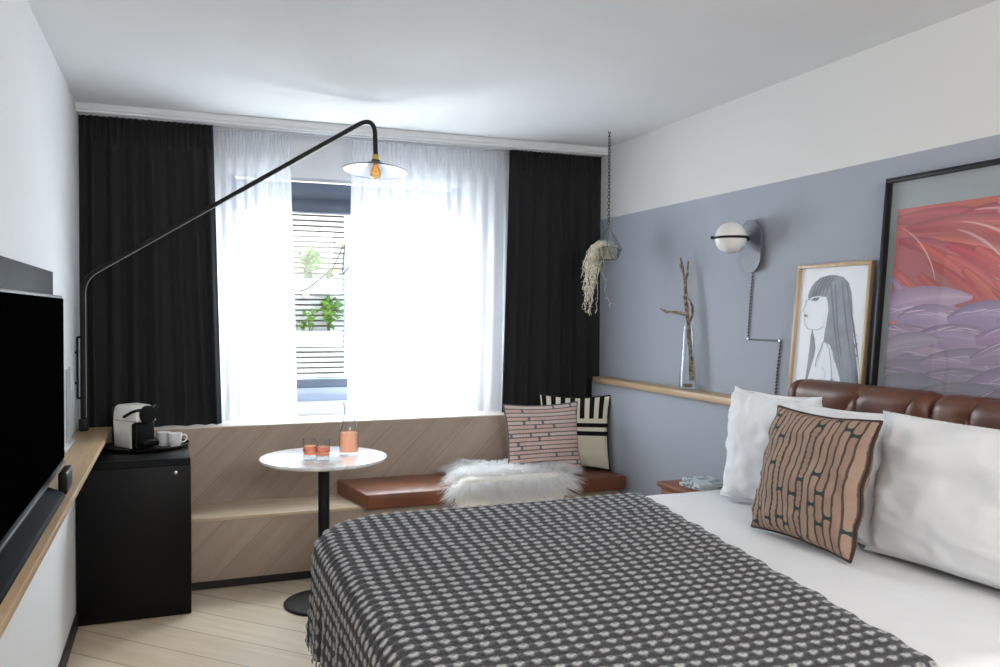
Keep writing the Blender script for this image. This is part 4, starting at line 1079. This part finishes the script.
b = bm_new(); bx(b, -3, 6, YB + .15, 9, -.12, -.02); o = obj('courtyard_ground', b, Mat('yard_paving', (150, 150, 150), .9).vary(5, .1), None); o['kind'] = 'structure'

# ------------------------------------------------------------------ light
def area(name, loc, target, sx, sy, watts, col=(1, 1, 1)):
    l = bpy.data.lights.new(name, 'AREA'); l.shape = 'RECTANGLE'; l.size = sx; l.size_y = sy; l.energy = watts; l.color = col
    o = bpy.data.objects.new(name, l); COL.objects.link(o); o.location = loc
    o.rotation_euler = (Vector(target) - Vector(loc)).to_track_quat('-Z', 'Y').to_euler(); return o
area('daylight_right', (1.52, 5.80, 1.47), (1.52, 4.0, .62), .78, 1.06, 80, (.97, .985, 1.0))
area('daylight_left', (.47, 5.80, 1.47), (.47, 4.0, .62), .50, 1.06, 46, (.97, .985, 1.0))
area('fill_light', (1.1, -1.0, 2.5), (1.0, 1.2, .9), 2.2, 1.4, 102, (1.0, .98, .955))  # added soft fill, out of view behind the camera, evens out the room
s = bpy.data.lights.new('sun', 'SUN'); s.energy = 2.3; s.angle = math.radians(1.0); s.color = (1, .96, .9)
so = bpy.data.objects.new('sun', s); COL.objects.link(so); so.rotation_euler = V(.15, .75, -.75).to_track_quat('-Z', 'Y').to_euler()
wd = bpy.data.worlds.new('sky'); scene.world = wd; wd.use_nodes = True
wd.node_tree.nodes['Background'].inputs[0].default_value = (.86, .93, 1.0, 1); wd.node_tree.nodes['Background'].inputs[1].default_value = 1.5

# ------------------------------------------------------------------ camera
yaw, pitch, roll, F = 3.69522234e-01, 2.47691718e-02, 5.75241570e-03, 836.0
fwd0 = V(math.sin(yaw), math.cos(yaw), 0); right = V(math.cos(yaw), -math.sin(yaw), 0); up0 = V(0, 0, 1)
fwd = fwd0 * math.cos(pitch) - up0 * math.sin(pitch); up = up0 * math.cos(pitch) + fwd0 * math.sin(pitch)
R3 = right * math.cos(roll) + up * math.sin(roll); U3 = up * math.cos(roll) - right * math.sin(roll)
cam = bpy.data.cameras.new('camera'); cam.sensor_width = 36; cam.lens = 36 * F / 1000; cam.clip_start = .05
co = bpy.data.objects.new('camera', cam); COL.objects.link(co)
M = Matrix.Identity(4)
for i in range(3): M[i][0] = R3[i]; M[i][1] = U3[i]; M[i][2] = -fwd[i]
M[0][3], M[1][3], M[2][3] = 0, 0, 1.47
co.matrix_world = M
scene.camera = co
scene.view_settings.view_transform = 'Standard'
scene.view_settings.look = 'None'
scene.view_settings.exposure = 0.45
scene.cycles.max_bounces = 10
scene.cycles.diffuse_bounces = 5
scene.cycles.transparent_max_bounces = 16
scene.cycles.sample_clamp_indirect = 6.0
scene.cycles.caustics_reflective = False
scene.cycles.caustics_refractive = False
